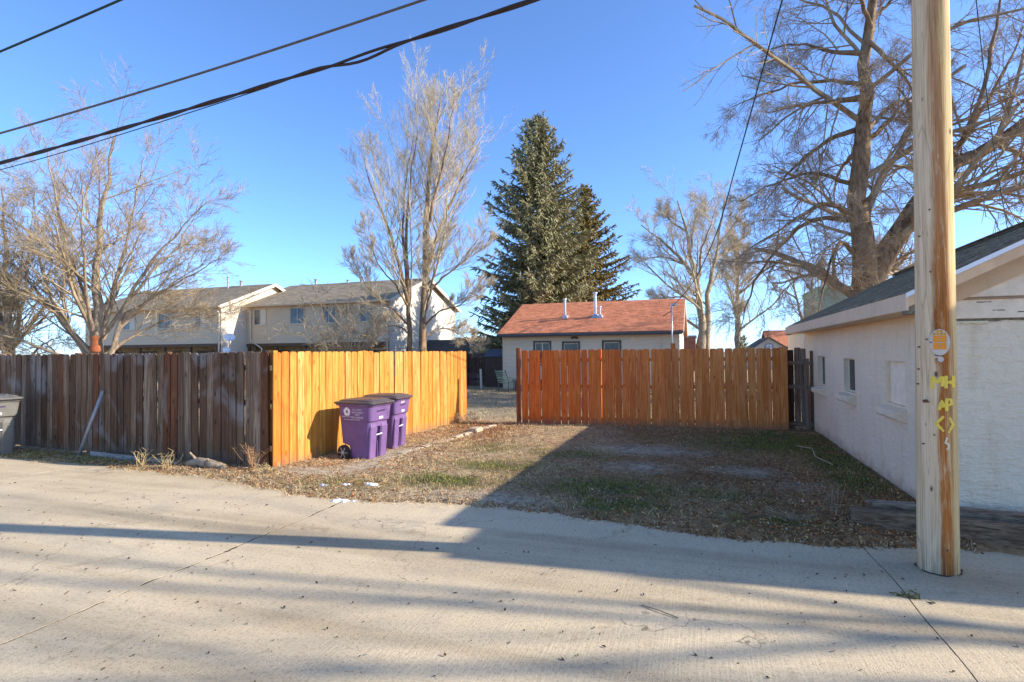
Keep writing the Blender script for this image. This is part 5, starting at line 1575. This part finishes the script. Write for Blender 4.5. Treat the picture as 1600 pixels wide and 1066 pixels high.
MB().box(7.2, 16, 66, 74, -.2, 2.2).build('wall', MT['white_siding'], rh)
roof_pair(rh, 6.8, 16.4, 65.5, 70, 74.5, 2.2, 4.1, .15, MT['orange_shingle'])
window(rh, 8.2, 9.4, 65.99, .9, 1.9, MT['white_siding'], MT['white_siding'], MT['glass'])
wb = thing('white_outbuilding', 'white walled outbuilding peeking out past the far corner of the garage', 'outbuilding', (0, 0, 0))
wh_ = MB()
wall_holes(wh_, (3.62, 23, -.1), (1, 0, 0), (0, -1, 0), 3.6, 2.55, [(.32, .5, 1.6, 2.2)], .1)
wh_.quad((3.62, 23, -.1), (3.62, 23, 2.45), (3.62, 27, 2.45), (3.62, 27, -.1)).quad((7.22, 23, -.1), (7.22, 27, -.1), (7.22, 27, 2.45), (7.22, 23, 2.45))
wh_.build('wall', MT['stucco'], wb)
MB().box(3.55, 7.3, 22.9, 27.1, 2.45, 2.55).build('roof', MT['grey_shingle'], wb)
MB().box(3.95, 4.11, 23.08, 23.09, 1.51, 2.09).build('window', MT['glass'], wb)
gb = thing('green_building', 'weathered pale green building side above the garage roof below the big tree', 'building', (0, 0, 0))
MB().box(5.35, 9.5, 30, 34, -.2, 4.72).build('wall', MT['green_paint'], gb)
planks(gb, 5.35, 9.5, 30, 2.6, 4.72, .16, MT['green_paint'])
MB().box(5.3, 9.6, 29.9, 34.1, 4.72, 4.82).build('roof', MT['green_paint'], gb)

# neighbouring two storey garage just beyond the right edge; its wall throws the shade along the alley
nb = thing('neighbour_garage', 'tall stucco building beyond the white garage along the alley', 'building', (0, 0, 0))
mb = MB()
NH = 3.75
wall_holes(mb, (7.45, 6.2, -.1), (1, 0, 0), (0, -1, 0), 5.6, NH+.1, [(.8, 2.0, 2.75, 3.55), (3.4, 4.6, 2.75, 3.55), (.6, 5.0, .1, 2.4)], .15)
mb.quad((7.45, 6.2, -.1), (7.45, 6.2, 4.85), (7.45, 13.5, 4.85), (7.45, 13.5, -.1)).quad((13.05, 6.2, -.1), (13.05, 13.5, -.1), (13.05, 13.5, NH), (13.05, 6.2, NH)).quad((7.45, 13.5, -.1), (7.45, 13.5, NH), (13.05, 13.5, NH), (13.05, 13.5, -.1))
mb.add([(7.45, 6.2, NH), (10.3, 6.2, NH), (7.45, 6.2, 4.85)], [(0, 1, 2)]).add([(7.45, 13.5, NH), (10.3, 13.5, NH), (7.45, 13.5, 4.85)], [(0, 2, 1)])
mb.build('wall', MT['stucco'], nb)
MB().prism([(7.40, 6.15, 4.86), (10.3, 6.15, NH+.005), (10.3, 6.15, NH+.09), (7.40, 6.15, 4.96)], (0, 7.4, 0)).build('roof', MT['grey_shingle'], nb)
MB().box(10.302, 13.10, 6.15, 13.55, NH+.003, NH+.08).build('roof', MT['grey_shingle'], nb)
MB().box(8.06, 12.44, 6.33, 6.345, 0, 2.30).build('garage_door', MT['painted_board'], nb)
for a_ in (8.26, 10.86): window(nb, a_+.08, a_+1.1, 6.27, 2.73, 3.37, MT['painted_board'], MT['painted_board'], MT['glass'])

# ================================================================== TREES
def resample(P, k):
    S = spline([Vector(p) for p in P], 8)
    A = np.array([tuple(p) for p in S])
    d = np.r_[0, np.cumsum(np.linalg.norm(np.diff(A, axis=0), axis=1))]
    t = np.linspace(0, d[-1], k)
    return np.stack([np.interp(t, d, A[:, i]) for i in range(3)], 1)
def tubes_np(P, Rr, n):
    m, k, _ = P.shape
    T = np.empty_like(P)
    T[:, 1:-1] = P[:, 2:]-P[:, :-2]; T[:, 0] = P[:, 1]-P[:, 0]; T[:, -1] = P[:, -1]-P[:, -2]
    T /= np.linalg.norm(T, axis=2, keepdims=True)+1e-9
    ref = np.tile(np.array([[.31, .17, .93]]), (m, 1))
    u = np.cross(T[:, 0], ref); u /= np.linalg.norm(u, axis=1, keepdims=True)+1e-9
    V = np.empty((m, k, n, 3))
    a = 2*np.pi*np.arange(n)/n
    for j in range(k):
        u = u-T[:, j]*(u*T[:, j]).sum(1, keepdims=True); u /= np.linalg.norm(u, axis=1, keepdims=True)+1e-9
        v = np.cross(T[:, j], u)
        V[:, j] = P[:, j, None]+(u[:, None]*np.cos(a)[None, :, None]+v[:, None]*np.sin(a)[None, :, None])*Rr[:, j, None, None]
    i = np.arange(m*k*n).reshape(m, k, n)
    A = i[:, :-1, :]; B = np.roll(i, -1, 2)[:, :-1, :]; C_ = np.roll(i, -1, 2)[:, 1:, :]; D = i[:, 1:, :]
    return V.reshape(-1, 3), np.stack([A.ravel(), B.ravel(), C_.ravel(), D.ravel()], 1)
def sprout(P, Rr, per, ratio, ang, up_, k, wig, tmin, rg, rfac=.6, rmin=.004, tip=.4, lmin=.12, tpow=1.0, droop=0.0, lmax=99):
    m, K, _ = P.shape
    idx = np.repeat(np.arange(m), per); n = len(idx)
    t = (np.tile(np.arange(per), m)+rg.rand(n))/per
    t = tmin+(1-tmin)*t**tpow
    s = np.clip(t*(K-1), 0, K-1.001); i = s.astype(int); f = (s-i)[:, None]
    st = P[idx, i]*(1-f)+P[idx, i+1]*f
    tg = P[idx, i+1]-P[idx, i]; tg /= np.linalg.norm(tg, axis=1, keepdims=True)+1e-9
    L = np.linalg.norm(np.diff(P, axis=1), axis=2).sum(1)[idx]
    q = rg.normal(size=(n, 3)); q -= tg*(q*tg).sum(1, keepdims=True); q /= np.linalg.norm(q, axis=1, keepdims=True)+1e-9
    a = np.radians(ang)*rg.uniform(.65, 1.3, n)[:, None]
    d = tg*np.cos(a)+q*np.sin(a)
    ln = np.clip(L*ratio*(1.15-.6*t)*rg.uniform(.55, 1.3, n), lmin, lmax)
    out = np.empty((n, k, 3)); out[:, 0] = st
    for j in range(1, k):
        d = d+rg.normal(size=(n, 3))*wig; d[:, 2] += up_-droop*j/k
        d /= np.linalg.norm(d, axis=1, keepdims=True)+1e-9
        out[:, j] = out[:, j-1]+d*(ln/(k-1))[:, None]
    r0 = (Rr[idx, i]*(1-f[:, 0])+Rr[idx, i+1]*f[:, 0])*rfac
    r0 = np.maximum(r0, rmin)
    r1 = np.maximum(r0*tip, rmin*.6)
    rad = r0[:, None]+(r1-r0)[:, None]*np.linspace(0, 1, k)[None]
    return out, rad
RTV, FWV = np.array([.9470, .3213, 0]), np.array([-.3213, .9470, 0])
def L3(a, b, z): return tuple(RTV*a+FWV*b+np.array([0, 0, z]))
def bare_tree(name, label, loc, limbs, levels, bark_m, twig_m, seed, group=None, trunk_n=2, limb_name='limb'):
    """limbs: list of (points, r0, r1); the first is the trunk"""
    rg = np.random.RandomState(seed)
    t = thing(name, label, 'tree', loc, 0, group)
    K = 14
    Ps, Rs = [], []
    for i, (pts, r0, r1) in enumerate(limbs):
        P = resample([L3(*p) for p in pts], K)
        P[1:-1] += rg.normal(size=(K-2, 3))*(r0*.10+.012)
        r_ = r0+(min(r1, .02 if r0 < .2 else r1)*.7-r0)*np.linspace(0, 1, K)**.8
        if i == 0: r_ = r_*(1+.35*np.exp(-np.linspace(0, 1, K)*9))
        V, F = tubes_np(P[None], r_[None], 12 if r0 > .12 else 8)
        # knobbly bark outline
        V = V+rg.normal(size=V.shape)*r0*.035
        obj('trunk' if i == 0 else limb_name, np_mesh('trunk' if i == 0 else limb_name, V, F, bark_m, True), t)
        Ps.append(P); Rs.append(r_)
    P, Rr = np.array(Ps), np.array(Rs)
    VV, FF, o = [], [], 0
    for lv in levels:
        lv = dict(lv); n = lv.pop('sides')
        P, Rr = sprout(P, Rr, rg=rg, **lv)
        V, F = tubes_np(P, Rr, n)
        VV.append(V); FF.append(F+o); o += len(V)
    obj('crown', np_mesh('crown', np.concatenate(VV), np.concatenate(FF), twig_m, False), t)
    return t

def lev(n1, n2, n3, n4, up1=.06, up2=.05, wig=.11, r=(.5, .5, .5, .55), ang=(44, 42, 40, 38), rmin=.005, droop=0.0, tmin=.18, lmin=.15):
    return [dict(per=n1, ratio=r[0], ang=ang[0], up_=up1, k=8, wig=wig, tmin=tmin, sides=5, rfac=.42, rmin=rmin*1.8, droop=droop),
            dict(per=n2, ratio=r[1], ang=ang[1], up_=up1, k=6, wig=wig, tmin=.15, sides=4, rfac=.55, rmin=rmin*1.35, droop=droop),
            dict(per=n3, ratio=r[2], ang=ang[2], up_=up2, k=5, wig=wig*1.1, tmin=.15, sides=3, rfac=.6, rmin=rmin, lmin=lmin*1.5, droop=droop),
            dict(per=n4, ratio=r[3], ang=ang[3], up_=up2, k=4, wig=wig*1.2, tmin=.1, sides=3, rfac=.7, rmin=rmin*.8, lmin=lmin, droop=droop)]

# scrub tree behind the weathered fence
LT = [([(0, 0, -.2), (.0, 0, 1.2), (0, 0, 2.4), (-.05, 0, 3.4), (-.1, .1, 5.2), (.15, .1, 7.4), (.3, .2, 9.0)], .24, .03),
      ([(.02, 0, 2.2), (.25, .2, 3.6), (.6, .4, 5.8), (1.0, .5, 8.3)], .11, .02), ([(-.02, 0, 2.3), (-.45, -.3, 4.0), (-.85, -.4, 6.2), (-1.3, -.5, 8.7)], .11, .02),
      ([(.10, 0, 1.3), (.55, -.1, 2.0), (.75, -.1, 3.0), (1.4, -.2, 4.3), (2.4, -.2, 5.6), (3.5, -.3, 6.7)], .13, .02), ([(.72, -.1, 2.8), (1.6, -.3, 3.5), (2.8, -.4, 4.2), (4.0, -.4, 4.9)], .08, .018),
      ([(.15, .1, 1.9), (.9, .5, 2.6), (2.0, .8, 3.2), (3.5, 1.0, 3.3)], .08, .015), ([(-.1, 0, 1.4), (-.8, .1, 2.5), (-1.9, .2, 3.8), (-3.2, .2, 5.3), (-3.9, .2, 6.2)], .12, .02),
      ([(-.2, -.1, 1.5), (-1.3, -.4, 2.1), (-2.6, -.6, 2.6), (-4.1, -.8, 2.9)], .09, .015), ([(-.05, .1, 2.2), (-.8, .5, 3.9), (-1.7, .8, 5.8), (-2.4, .9, 7.6)], .10, .02),
      ([(.05, .1, 2.4), (.5, .9, 4.0), (1.2, 1.8, 5.6), (1.9, 2.3, 7.4)], .10, .02), ([(0, -.1, 2.4), (.3, -.9, 3.9), (.9, -1.8, 5.3), (1.3, -2.4, 6.9)], .09, .02), ([(0, .1, 2.3), (-.4, 1.2, 3.8), (-.8, 2.6, 5.4), (-1.0, 3.4, 7.0)], .09, .02)]
LT = [(p_, a_*(1 if k_ == 0 else .78), b_*.7) for k_, (p_, a_, b_) in enumerate(LT)]
lt = bare_tree('bare_tree', 'spreading leafless scrub tree with a rust red wound on its trunk behind the weathered fence', (-17.45, 12.05, 0), LT, lev(12, 8, 6, 4, .05, .04, .07, rmin=.0038, r=(.42, .48, .52, .50), ang=(44, 40, 36, 34)), MT['bark_pale'], MT['twig_pale'], 3)
mb = MB()
rr = random.Random(3)
cl = []
for i_ in range(9):
    z_ = 1.98+.065*i_
    r_ = float(np.interp(z_, [0, 1.2, 2.4, 3.4], [.30, .235, .222, .20]))+.012
    half = math.radians(38)*(.75+.25*math.sin(i_*.9))
    cl.append([(r_*math.cos(a_), r_*math.sin(a_), z_+rr.gauss(0, .012)) for a_ in [math.radians(-55)+half*(q/4-1) for q in range(9)]])
mb.add([p for c_ in cl for p in c_], [(i_*9+j_, i_*9+j_+1, i_*9+j_+10, i_*9+j_+9) for i_ in range(8) for j_ in range(8)])
sc_ = mb.build('bark_wound', MT['scar'], lt, smooth=True)
sm_ = sc_.modifiers.new('thickness', 'SOLIDIFY'); sm_.thickness = .02
lt.scale = (1, 1, .96)
lt2 = copy_tree(lt)
lt2.location = (-22.6, 12.6, 0); lt2.rotation_euler.z = R(140); lt2.scale = (.92, .92, .85)
lt2['label'] = 'leafless scrub tree cut off by the left edge, beside the wounded one'
for c in kids(lt2):
    if c.name.startswith('bark_wound'): bpy.data.objects.remove(c)

# tall twin stemmed tree in front of the apartment end
def mp(px, py, b=0): return ((px-650)/33.5, b, 1.93+(548-py)/33.5)
MTREE = [([(.32, 0, -.2), mp(660, 548), mp(664, 420), mp(667, 310), mp(676, 215), mp(690, 120)], .205, .02),
         ([(-.35, 0, -.2), mp(640, 548), mp(638, 440), mp(634, 340, .2), mp(640, 250, .3), mp(652, 165, .4)], .165, .02),
         ([mp(640, 470), mp(622, 390, -.2), mp(603, 320, -.4), mp(582, 260, -.5), mp(574, 222, -.5)], .12, .018),
         ([mp(664, 420), mp(682, 350, .2), mp(708, 280, .5), mp(740, 205, .7), mp(752, 175, .8)], .13, .018),
         ([mp(664, 400), mp(676, 320, -.5), mp(700, 230, -.9), mp(715, 150, -1.1)], .12, .018),
         ([mp(637, 430), mp(625, 330, .8), mp(628, 240, 1.2), mp(640, 150, 1.4)], .10, .016),
         ([mp(667, 330), mp(668, 240, .6), mp(676, 160, .9), mp(697, 105, .9)], .10, .015),
         ([mp(662, 450), mp(690, 420, .3), mp(725, 390, .4), mp(760, 345, .5)], .07, .012),
         ([mp(664, 500), mp(690, 478, -.4), mp(720, 470, -.6), mp(752, 440, -.8)], .06, .012),
         ([mp(638, 500), mp(612, 470, -.3), mp(580, 440, -.5), mp(560, 400, -.6)], .06, .012),
         ([mp(664, 520), mp(690, 505, .4), mp(715, 515, .8), mp(735, 530, 1)], .05, .012), ([mp(640, 515), mp(615, 500, .5), mp(590, 505, .8), mp(575, 520, 1)], .05, .012), ([mp(664, 480), mp(680, 440, -1), mp(690, 400, -2), mp(700, 370, -2.4)], .06, .012), ([mp(638, 470), mp(625, 440, -.8), mp(600, 400, -1.4), mp(590, 350, -1.6)], .06, .012)]
ML = lev(12, 8, 6, 5, .10, .09, .07, r=(.42, .50, .55, .55), ang=(38, 32, 28, 26), rmin=.0050, tmin=.25)
mt_ = bare_tree('bare_tree', 'tall leafless twin stemmed tree with a pale fan of twigs before the apartment end wall', (-12.6, 23.2, 0), MTREE, ML, MT['bark_brown'], MT['twig_cream'], 5)
mt_.scale = (1, 1, .93)

# bare shrub behind the stained fence
SH = [([(0, 0, -.1), (-.2, 0, 1.2), (-.7, 0, 2.6), (-1.0, 0, 3.9)], .04, .01)]
rr = random.Random(9)
for k in range(13):
    a = rr.uniform(-1.9, 1.6); b = rr.uniform(-.6, .9)
    SH.append(([(rr.gauss(0, .1), rr.gauss(0, .1), 0), (a*.35, b*.4, 1.3), (a*.8, b*.8, 2.4+rr.uniform(-.3, .3)), (a*1.25, b, rr.uniform(2.5, 3.8))], .03, .008))
bare_tree('bare_shrub', 'bare arching shrub with many pale stems just behind the stained fence', (-12.9, 18.2, 0), SH, lev(5, 4, 4, 3, .03, .02, .16, rmin=.006), MT['twig_pale'], MT['twig_pale'], 12, limb_name='stem')['category'] = 'shrub'

# big old tree behind the garage
def bp(px, py, b=0): return ((px-1350)/45.8, b, 3.78+(455-py)/45.8)
BT = [([(0, 0, -.2), (0, 0, 2), bp(1350, 455), bp(1349, 405), bp(1346, 330), bp(1349, 235), bp(1360, 150), bp(1369, 50), bp(1374, -70)], .56, .12),
      ([(.05, 0, 2.6), bp(1372, 425), bp(1402, 365, -.2), bp(1432, 310, -.3), bp(1472, 270, -.3), bp(1530, 238, -.4), bp(1600, 193, -.5), bp(1690, 140, -.6)], .46, .13),
      ([bp(1352, 150), bp(1302, 162, -.3), bp(1250, 172, -.6), bp(1184, 188, -.8)], .12, .02), ([bp(1345, 200), bp(1306, 212, .4), bp(1265, 245, .8), bp(1220, 300, 1.0)], .10, .02),
      ([bp(1342, 335), bp(1288, 320, -.2), bp(1217, 356, -.5), bp(1150, 400, -.6)], .11, .02), ([bp(1362, 80), bp(1316, 66, .4), bp(1270, 45, .7), bp(1225, 50, .9)], .10, .02),
      ([bp(1366, 60), bp(1386, 110, -.5), bp(1405, 160, -.9), bp(1412, 215, -1.1)], .09, .02), ([bp(1356, 220), bp(1400, 188, .3), bp(1440, 145, .5), bp(1500, 110, .6)], .11, .02),
      ([bp(1340, 345), bp(1290, 335, .6), bp(1240, 378, 1.1), bp(1200, 445, 1.3), bp(1180, 515, 1.4)], .10, .018), ([bp(1335, 395), bp(1300, 382, -.5), bp(1268, 430, -1.0), bp(1246, 500, -1.2)], .09, .018),
      ([bp(1475, 270), bp(1540, 190, .4), bp(1600, 100, .6), bp(1640, 20, .7)], .14, .03), ([bp(1445, 300), bp(1495, 205, -.8), bp(1520, 70, -1.2), bp(1530, -40, -1.3)], .13, .03),
      ([bp(1440, 320), bp(1495, 312, -.7), bp(1550, 318, -1.0), bp(1600, 345, -1.2)], .10, .025), ([bp(1368, 30), bp(1410, -10, .5), bp(1450, -60, .7)], .10, .02), ([bp(1370, 40), bp(1330, -20, -.5), bp(1290, -60, -.7)], .09, .02),
      ([bp(1346, 320), bp(1335, 318, -.9), bp(1310, 340, -1.8), bp(1290, 390, -2.5)], .06, .015), ([bp(1350, 240), bp(1372, 225, 1.6), bp(1400, 240, 3.4), bp(1420, 300, 4.4)], .11, .02),
      ([bp(1352, 180), bp(1345, 165, -.8), bp(1325, 160, -1.5), bp(1300, 170, -2.0)], .05, .015), ([bp(1560, 215), bp(1590, 260, -.5), bp(1620, 300, -.8)], .09, .02), ([bp(1355, 130), bp(1300, 105, .8), bp(1240, 110, 1.3), bp(1180, 130, 1.6)], .09, .018), ([bp(1345, 290), bp(1290, 262, .5), bp(1235, 272, .8), bp(1180, 300, 1.0)], .09, .018)]
BL = lev(12, 8, 6, 4, .0, -.02, .12, r=(.50, .52, .52, .6), ang=(56, 48, 44, 42), rmin=.0046, droop=.06, tmin=.2)
big = bare_tree('old_tree', 'huge old leafless tree with a furrowed forked trunk rising behind the garage roof', (5.3, 21.8, 0), BT, BL, MT['bark_brown'], MT['twig_brown'], 7)

# pale bare tree beyond the orange roofed house
def fp(px, py, b=0): return ((px-1097)/17.4, b, 1.84+(548-py)/17.4)
FT = [([(0, 0, -.3), fp(1097, 548), fp(1096, 490), fp(1092, 445), fp(1082, 400), fp(1072, 350), fp(1062, 312)], .50, .06),
      ([fp(1103, 560), fp(1106, 490), fp(1112, 440), fp(1122, 395), fp(1130, 345), fp(1138, 302)], .36, .05), ([fp(1090, 440), fp(1072, 412), fp(1048, 385), fp(1020, 362), fp(1004, 350)], .24, .04),
      ([fp(1076, 416), fp(1046, 402), fp(1015, 402), fp(992, 412)], .14, .03), ([fp(1094, 478), fp(1080, 465), fp(1055, 464), fp(1020, 466)], .14, .03),
      ([fp(1118, 410), fp(1140, 390, .5), fp(1165, 372, 1), fp(1178, 358, 1.2)], .16, .03), ([fp(1080, 395), fp(1092, 355, 1), fp(1102, 325, 1.5), fp(1112, 305, 2)], .16, .03),
      ([fp(1095, 430), fp(1085, 400, -2), fp(1090, 370, -3.5), fp(1095, 340, -4.2)], .16, .03), ([fp(1124, 385), fp(1148, 350, -.5), fp(1160, 325, -1)], .12, .03), ([fp(1072, 360), fp(1046, 335, .5), fp(1040, 318, .8)], .12, .03)]
ft = bare_tree('bare_tree', 'large pale leafless tree beyond the right end of the orange roofed house', (0.1, 52.84, 0), FT, lev(10, 7, 6, 4, .07, .06, .12, r=(.42, .46, .50, .55), rmin=.0095, lmin=.3), MT['bark_tan'], MT['twig_cream'], 8)
GF = 'bare trees far in the background'
for lx, ly, sc, rz, lb in [(3.9, 66, .92, 70, 'second pale bare tree standing close behind the right of the large pale one'), (-17.5, 62, .52, 200, 'small bare tree in the gap between apartments and the orange roofed house'),
                           (-30.5, 95, .62, 30, 'hazy bare tree far off left of the small one in the gap by the apartments'), (11.5, 72, .8, 120, 'bare tree far off behind the grey gable end, under the big tree'),
                           (-74, 52, .55, 160, 'bare tree far off at the left, behind the scrub tree on the horizon'), (-88, 47, .6, 260, 'bare tree at the far left edge of the horizon'), (-66, 62, .5, 300, 'low bare tree far off between the scrub tree trunk and the left apartments'),
                           (17.5, 60, .75, 20, 'bare tree far off behind the right of the big old tree and garage roof')]:
    c = copy_tree(ft)
    c.location = (lx, ly, 0); c.rotation_euler.z = R(rz); c.scale = (sc, sc, sc)
    c['label'] = lb; c['group'] = GF
# tree right of the picture by the alley: its sparse limbs throw the soft streaks of shade on the concrete
ST = [([(0, 0, -.1), (0, 0, 4), (.2, 0, 9), (.3, .1, 14.5)], .13, .02), ([(0, 0, 5), (1.0, -.6, 8), (1.6, -1.2, 12)], .07, .015), ([(0, 0, 6), (-1.2, .5, 9), (-1.8, 1.0, 13)], .07, .015),
      ([(.1, 0, 7.5), (.8, 1.0, 10), (1.2, 1.8, 13)], .06, .015), ([(.1, 0, 8), (-.6, -1.2, 10.5), (-1.0, -2.0, 13.4)], .06, .015)]
bare_tree('bare_tree', 'leafless tree by the alley beyond the right edge, past the tall stucco building', (16.8, 6.9, 0), ST, lev(4, 3, 2, 2, .05, .03, .1, rmin=.006, r=(.40, .45, .5, .5)), MT['bark_tan'], MT['twig_brown'], 44)

# ------------------------------------------------------------------ conifers
def conifer(name, label, loc, H, prof, needle, seed, nbr=15, dz=.25, twl=.55, sag_=.25, rot=0.0, cone=True, tw_step=.10, rad=.042):
    rg = np.random.RandomState(seed)
    t = thing(name, label, 'tree', loc, rot)
    P = np.array([[(0, 0, z) for z in np.linspace(-.2, H, 10)]]); Rr = np.linspace(.30, .02, 10)[None]*H/17
    V, F = tubes_np(P, Rr, 10)
    obj('trunk', np_mesh('trunk', V, F, MT['bark_brown'], True), t)
    br, rb = [], []
    zs = np.arange(.9, H-.25, dz*H/17)
    for z in zs:
        q = z/H
        n_ = max(4, int(nbr*(1-.45*q)))
        for k in range(n_):
            a = rg.uniform(0, 6.283)
            L = np.interp(q, *prof)*rg.uniform(.55, 1.1)
            if L < .15: L = .15
            k_ = 7
            s = np.linspace(0, 1, k_)
            el = np.interp(q, [0, .45, .8, 1], [-.30, -.02, .45, 1.0])
            zz = z+rg.uniform(-.2, .2)+L*(el*s-sag_*s*(1-s)*2.2*(1-q)+.22*np.maximum(0, s-.6)**1.0)
            bend = rg.normal(0, .12)
            x_ = L*s*np.cos(a+bend*s); y_ = L*s*np.sin(a+bend*s)
            br.append(np.stack([x_, y_, zz], 1)); rb.append(np.linspace(.035, .008, k_)*max(.4, L/3))
    B, RB = np.array(br), np.array(rb)
    V, F = tubes_np(B, RB, 4)
    obj('branches', np_mesh('branches', V, F, MT['bark_brown'], False), t)
    # sprays of needles: tapered brushes along both sides of each branch, hanging a little
    VV, FF, o = [], [], 0
    Lb = np.linalg.norm(np.diff(B, axis=1), axis=2).sum(1)
    for hang in (0, 1):
        n_per = np.maximum(5, (Lb/tw_step*(1.0 if hang == 0 else .9)).astype(int))
        idx = np.repeat(np.arange(len(B)), n_per); n = len(idx)
        tt = .12+.9*rg.rand(n); tt = np.clip(tt, 0, .999)
        s = tt*6; i = s.astype(int); f = (s-i)[:, None]
        p = B[idx, i]*(1-f)+B[idx, i+1]*f
        tg = B[idx, i+1]-B[idx, i]; tg /= np.linalg.norm(tg, axis=1, keepdims=True)+1e-9
        side = np.cross(tg, np.array([0, 0, 1.])); side /= np.linalg.norm(side, axis=1, keepdims=True)+1e-9
        sg = rg.choice([-1, 1], n)[:, None]
        if hang == 0:
            d = tg*rg.uniform(.5, 1.1, n)[:, None]+side*sg*rg.uniform(.3, .95, n)[:, None]+rg.normal(size=(n, 3))*.14
        else:
            d = tg*rg.uniform(.2, .8, n)[:, None]+side*sg*rg.uniform(0, .5, n)[:, None]+np.array([0, 0, -1.0])*rg.uniform(.25, .95, n)[:, None]+rg.normal(size=(n, 3))*.15
        d /= np.linalg.norm(d, axis=1, keepdims=True)
        L = twl*rg.uniform(.5, 1.25, n)*np.clip(.45+.65*Lb[idx]/2.5, .4, 1.1)*(1.1-.45*tt)
        Pn = np.stack([p, p+d*(L*.5)[:, None]+np.array([0, 0, -.02]), p+d*L[:, None]+np.array([0, 0, .01])*(1-hang)*L[:, None]], 1)
        Rn = np.stack([np.full(n, rad*.6), np.full(n, rad)*rg.uniform(.7, 1.3, n), np.full(n, rad*.15)], 1)
        V, F = tubes_np(Pn, Rn, 3)
        VV.append(V); FF.append(F+o); o += len(V)
    obj('needles', np_mesh('needles', np.concatenate(VV), np.concatenate(FF), needle, False), t)
    if cone:
        sel = [b for b in B if b[0, 2] > H*.55]
        pts = []
        for b in sel:
            for k in range(rg.randint(1, 4)):
                pts.append(b[-1-rg.randint(0, 3)]+rg.normal(size=3)*.08)
        pts = np.array(pts)
        Pn = np.stack([pts, pts+np.array([0, 0, -.07]), pts+np.array([0, 0, -.16])], 1)
        V, F = tubes_np(Pn, np.tile(np.array([[.015, .03, .012]]), (len(pts), 1)), 4)
        o_ = obj('cones', np_mesh('cones', V, F, MT['cone'], False), t); o_['kind'] = 'stuff'
    return t
PR1 = ([0, .06, .2, .35, .5, .65, .8, .92, 1], [3.8, 4.5, 4.6, 4.2, 3.7, 2.9, 1.9, .95, .2])
sp = conifer('spruce_tree', 'tall blue green spruce rising behind the orange roofed house', (-9.9, 34.6, 0), 17.1, PR1, MT['spruce'], 4)
PR2 = ([0, .1, .3, .5, .7, .85, 1], [4.3, 4.8, 4.4, 3.4, 2.2, 1.1, .15])
conifer('conifer_tree', 'shorter olive gold conifer tucked behind the right side of the tall spruce', (-8.1, 41.4, 0), 14.5, PR2, MT['pine'], 6, sag_=.12, twl=.40, cone=False)
PR3 = ([0, .15, .5, .8, 1], [1.25, 1.2, .8, .35, .08])
conifer('young_spruce', 'small dark green young spruce above the cedar fence before the grey gable end', (3.3, 50, 0), 3.25, PR3, MT['spruce'], 8, nbr=10, dz=.75, twl=.28, cone=False, tw_step=.10, rad=.03)
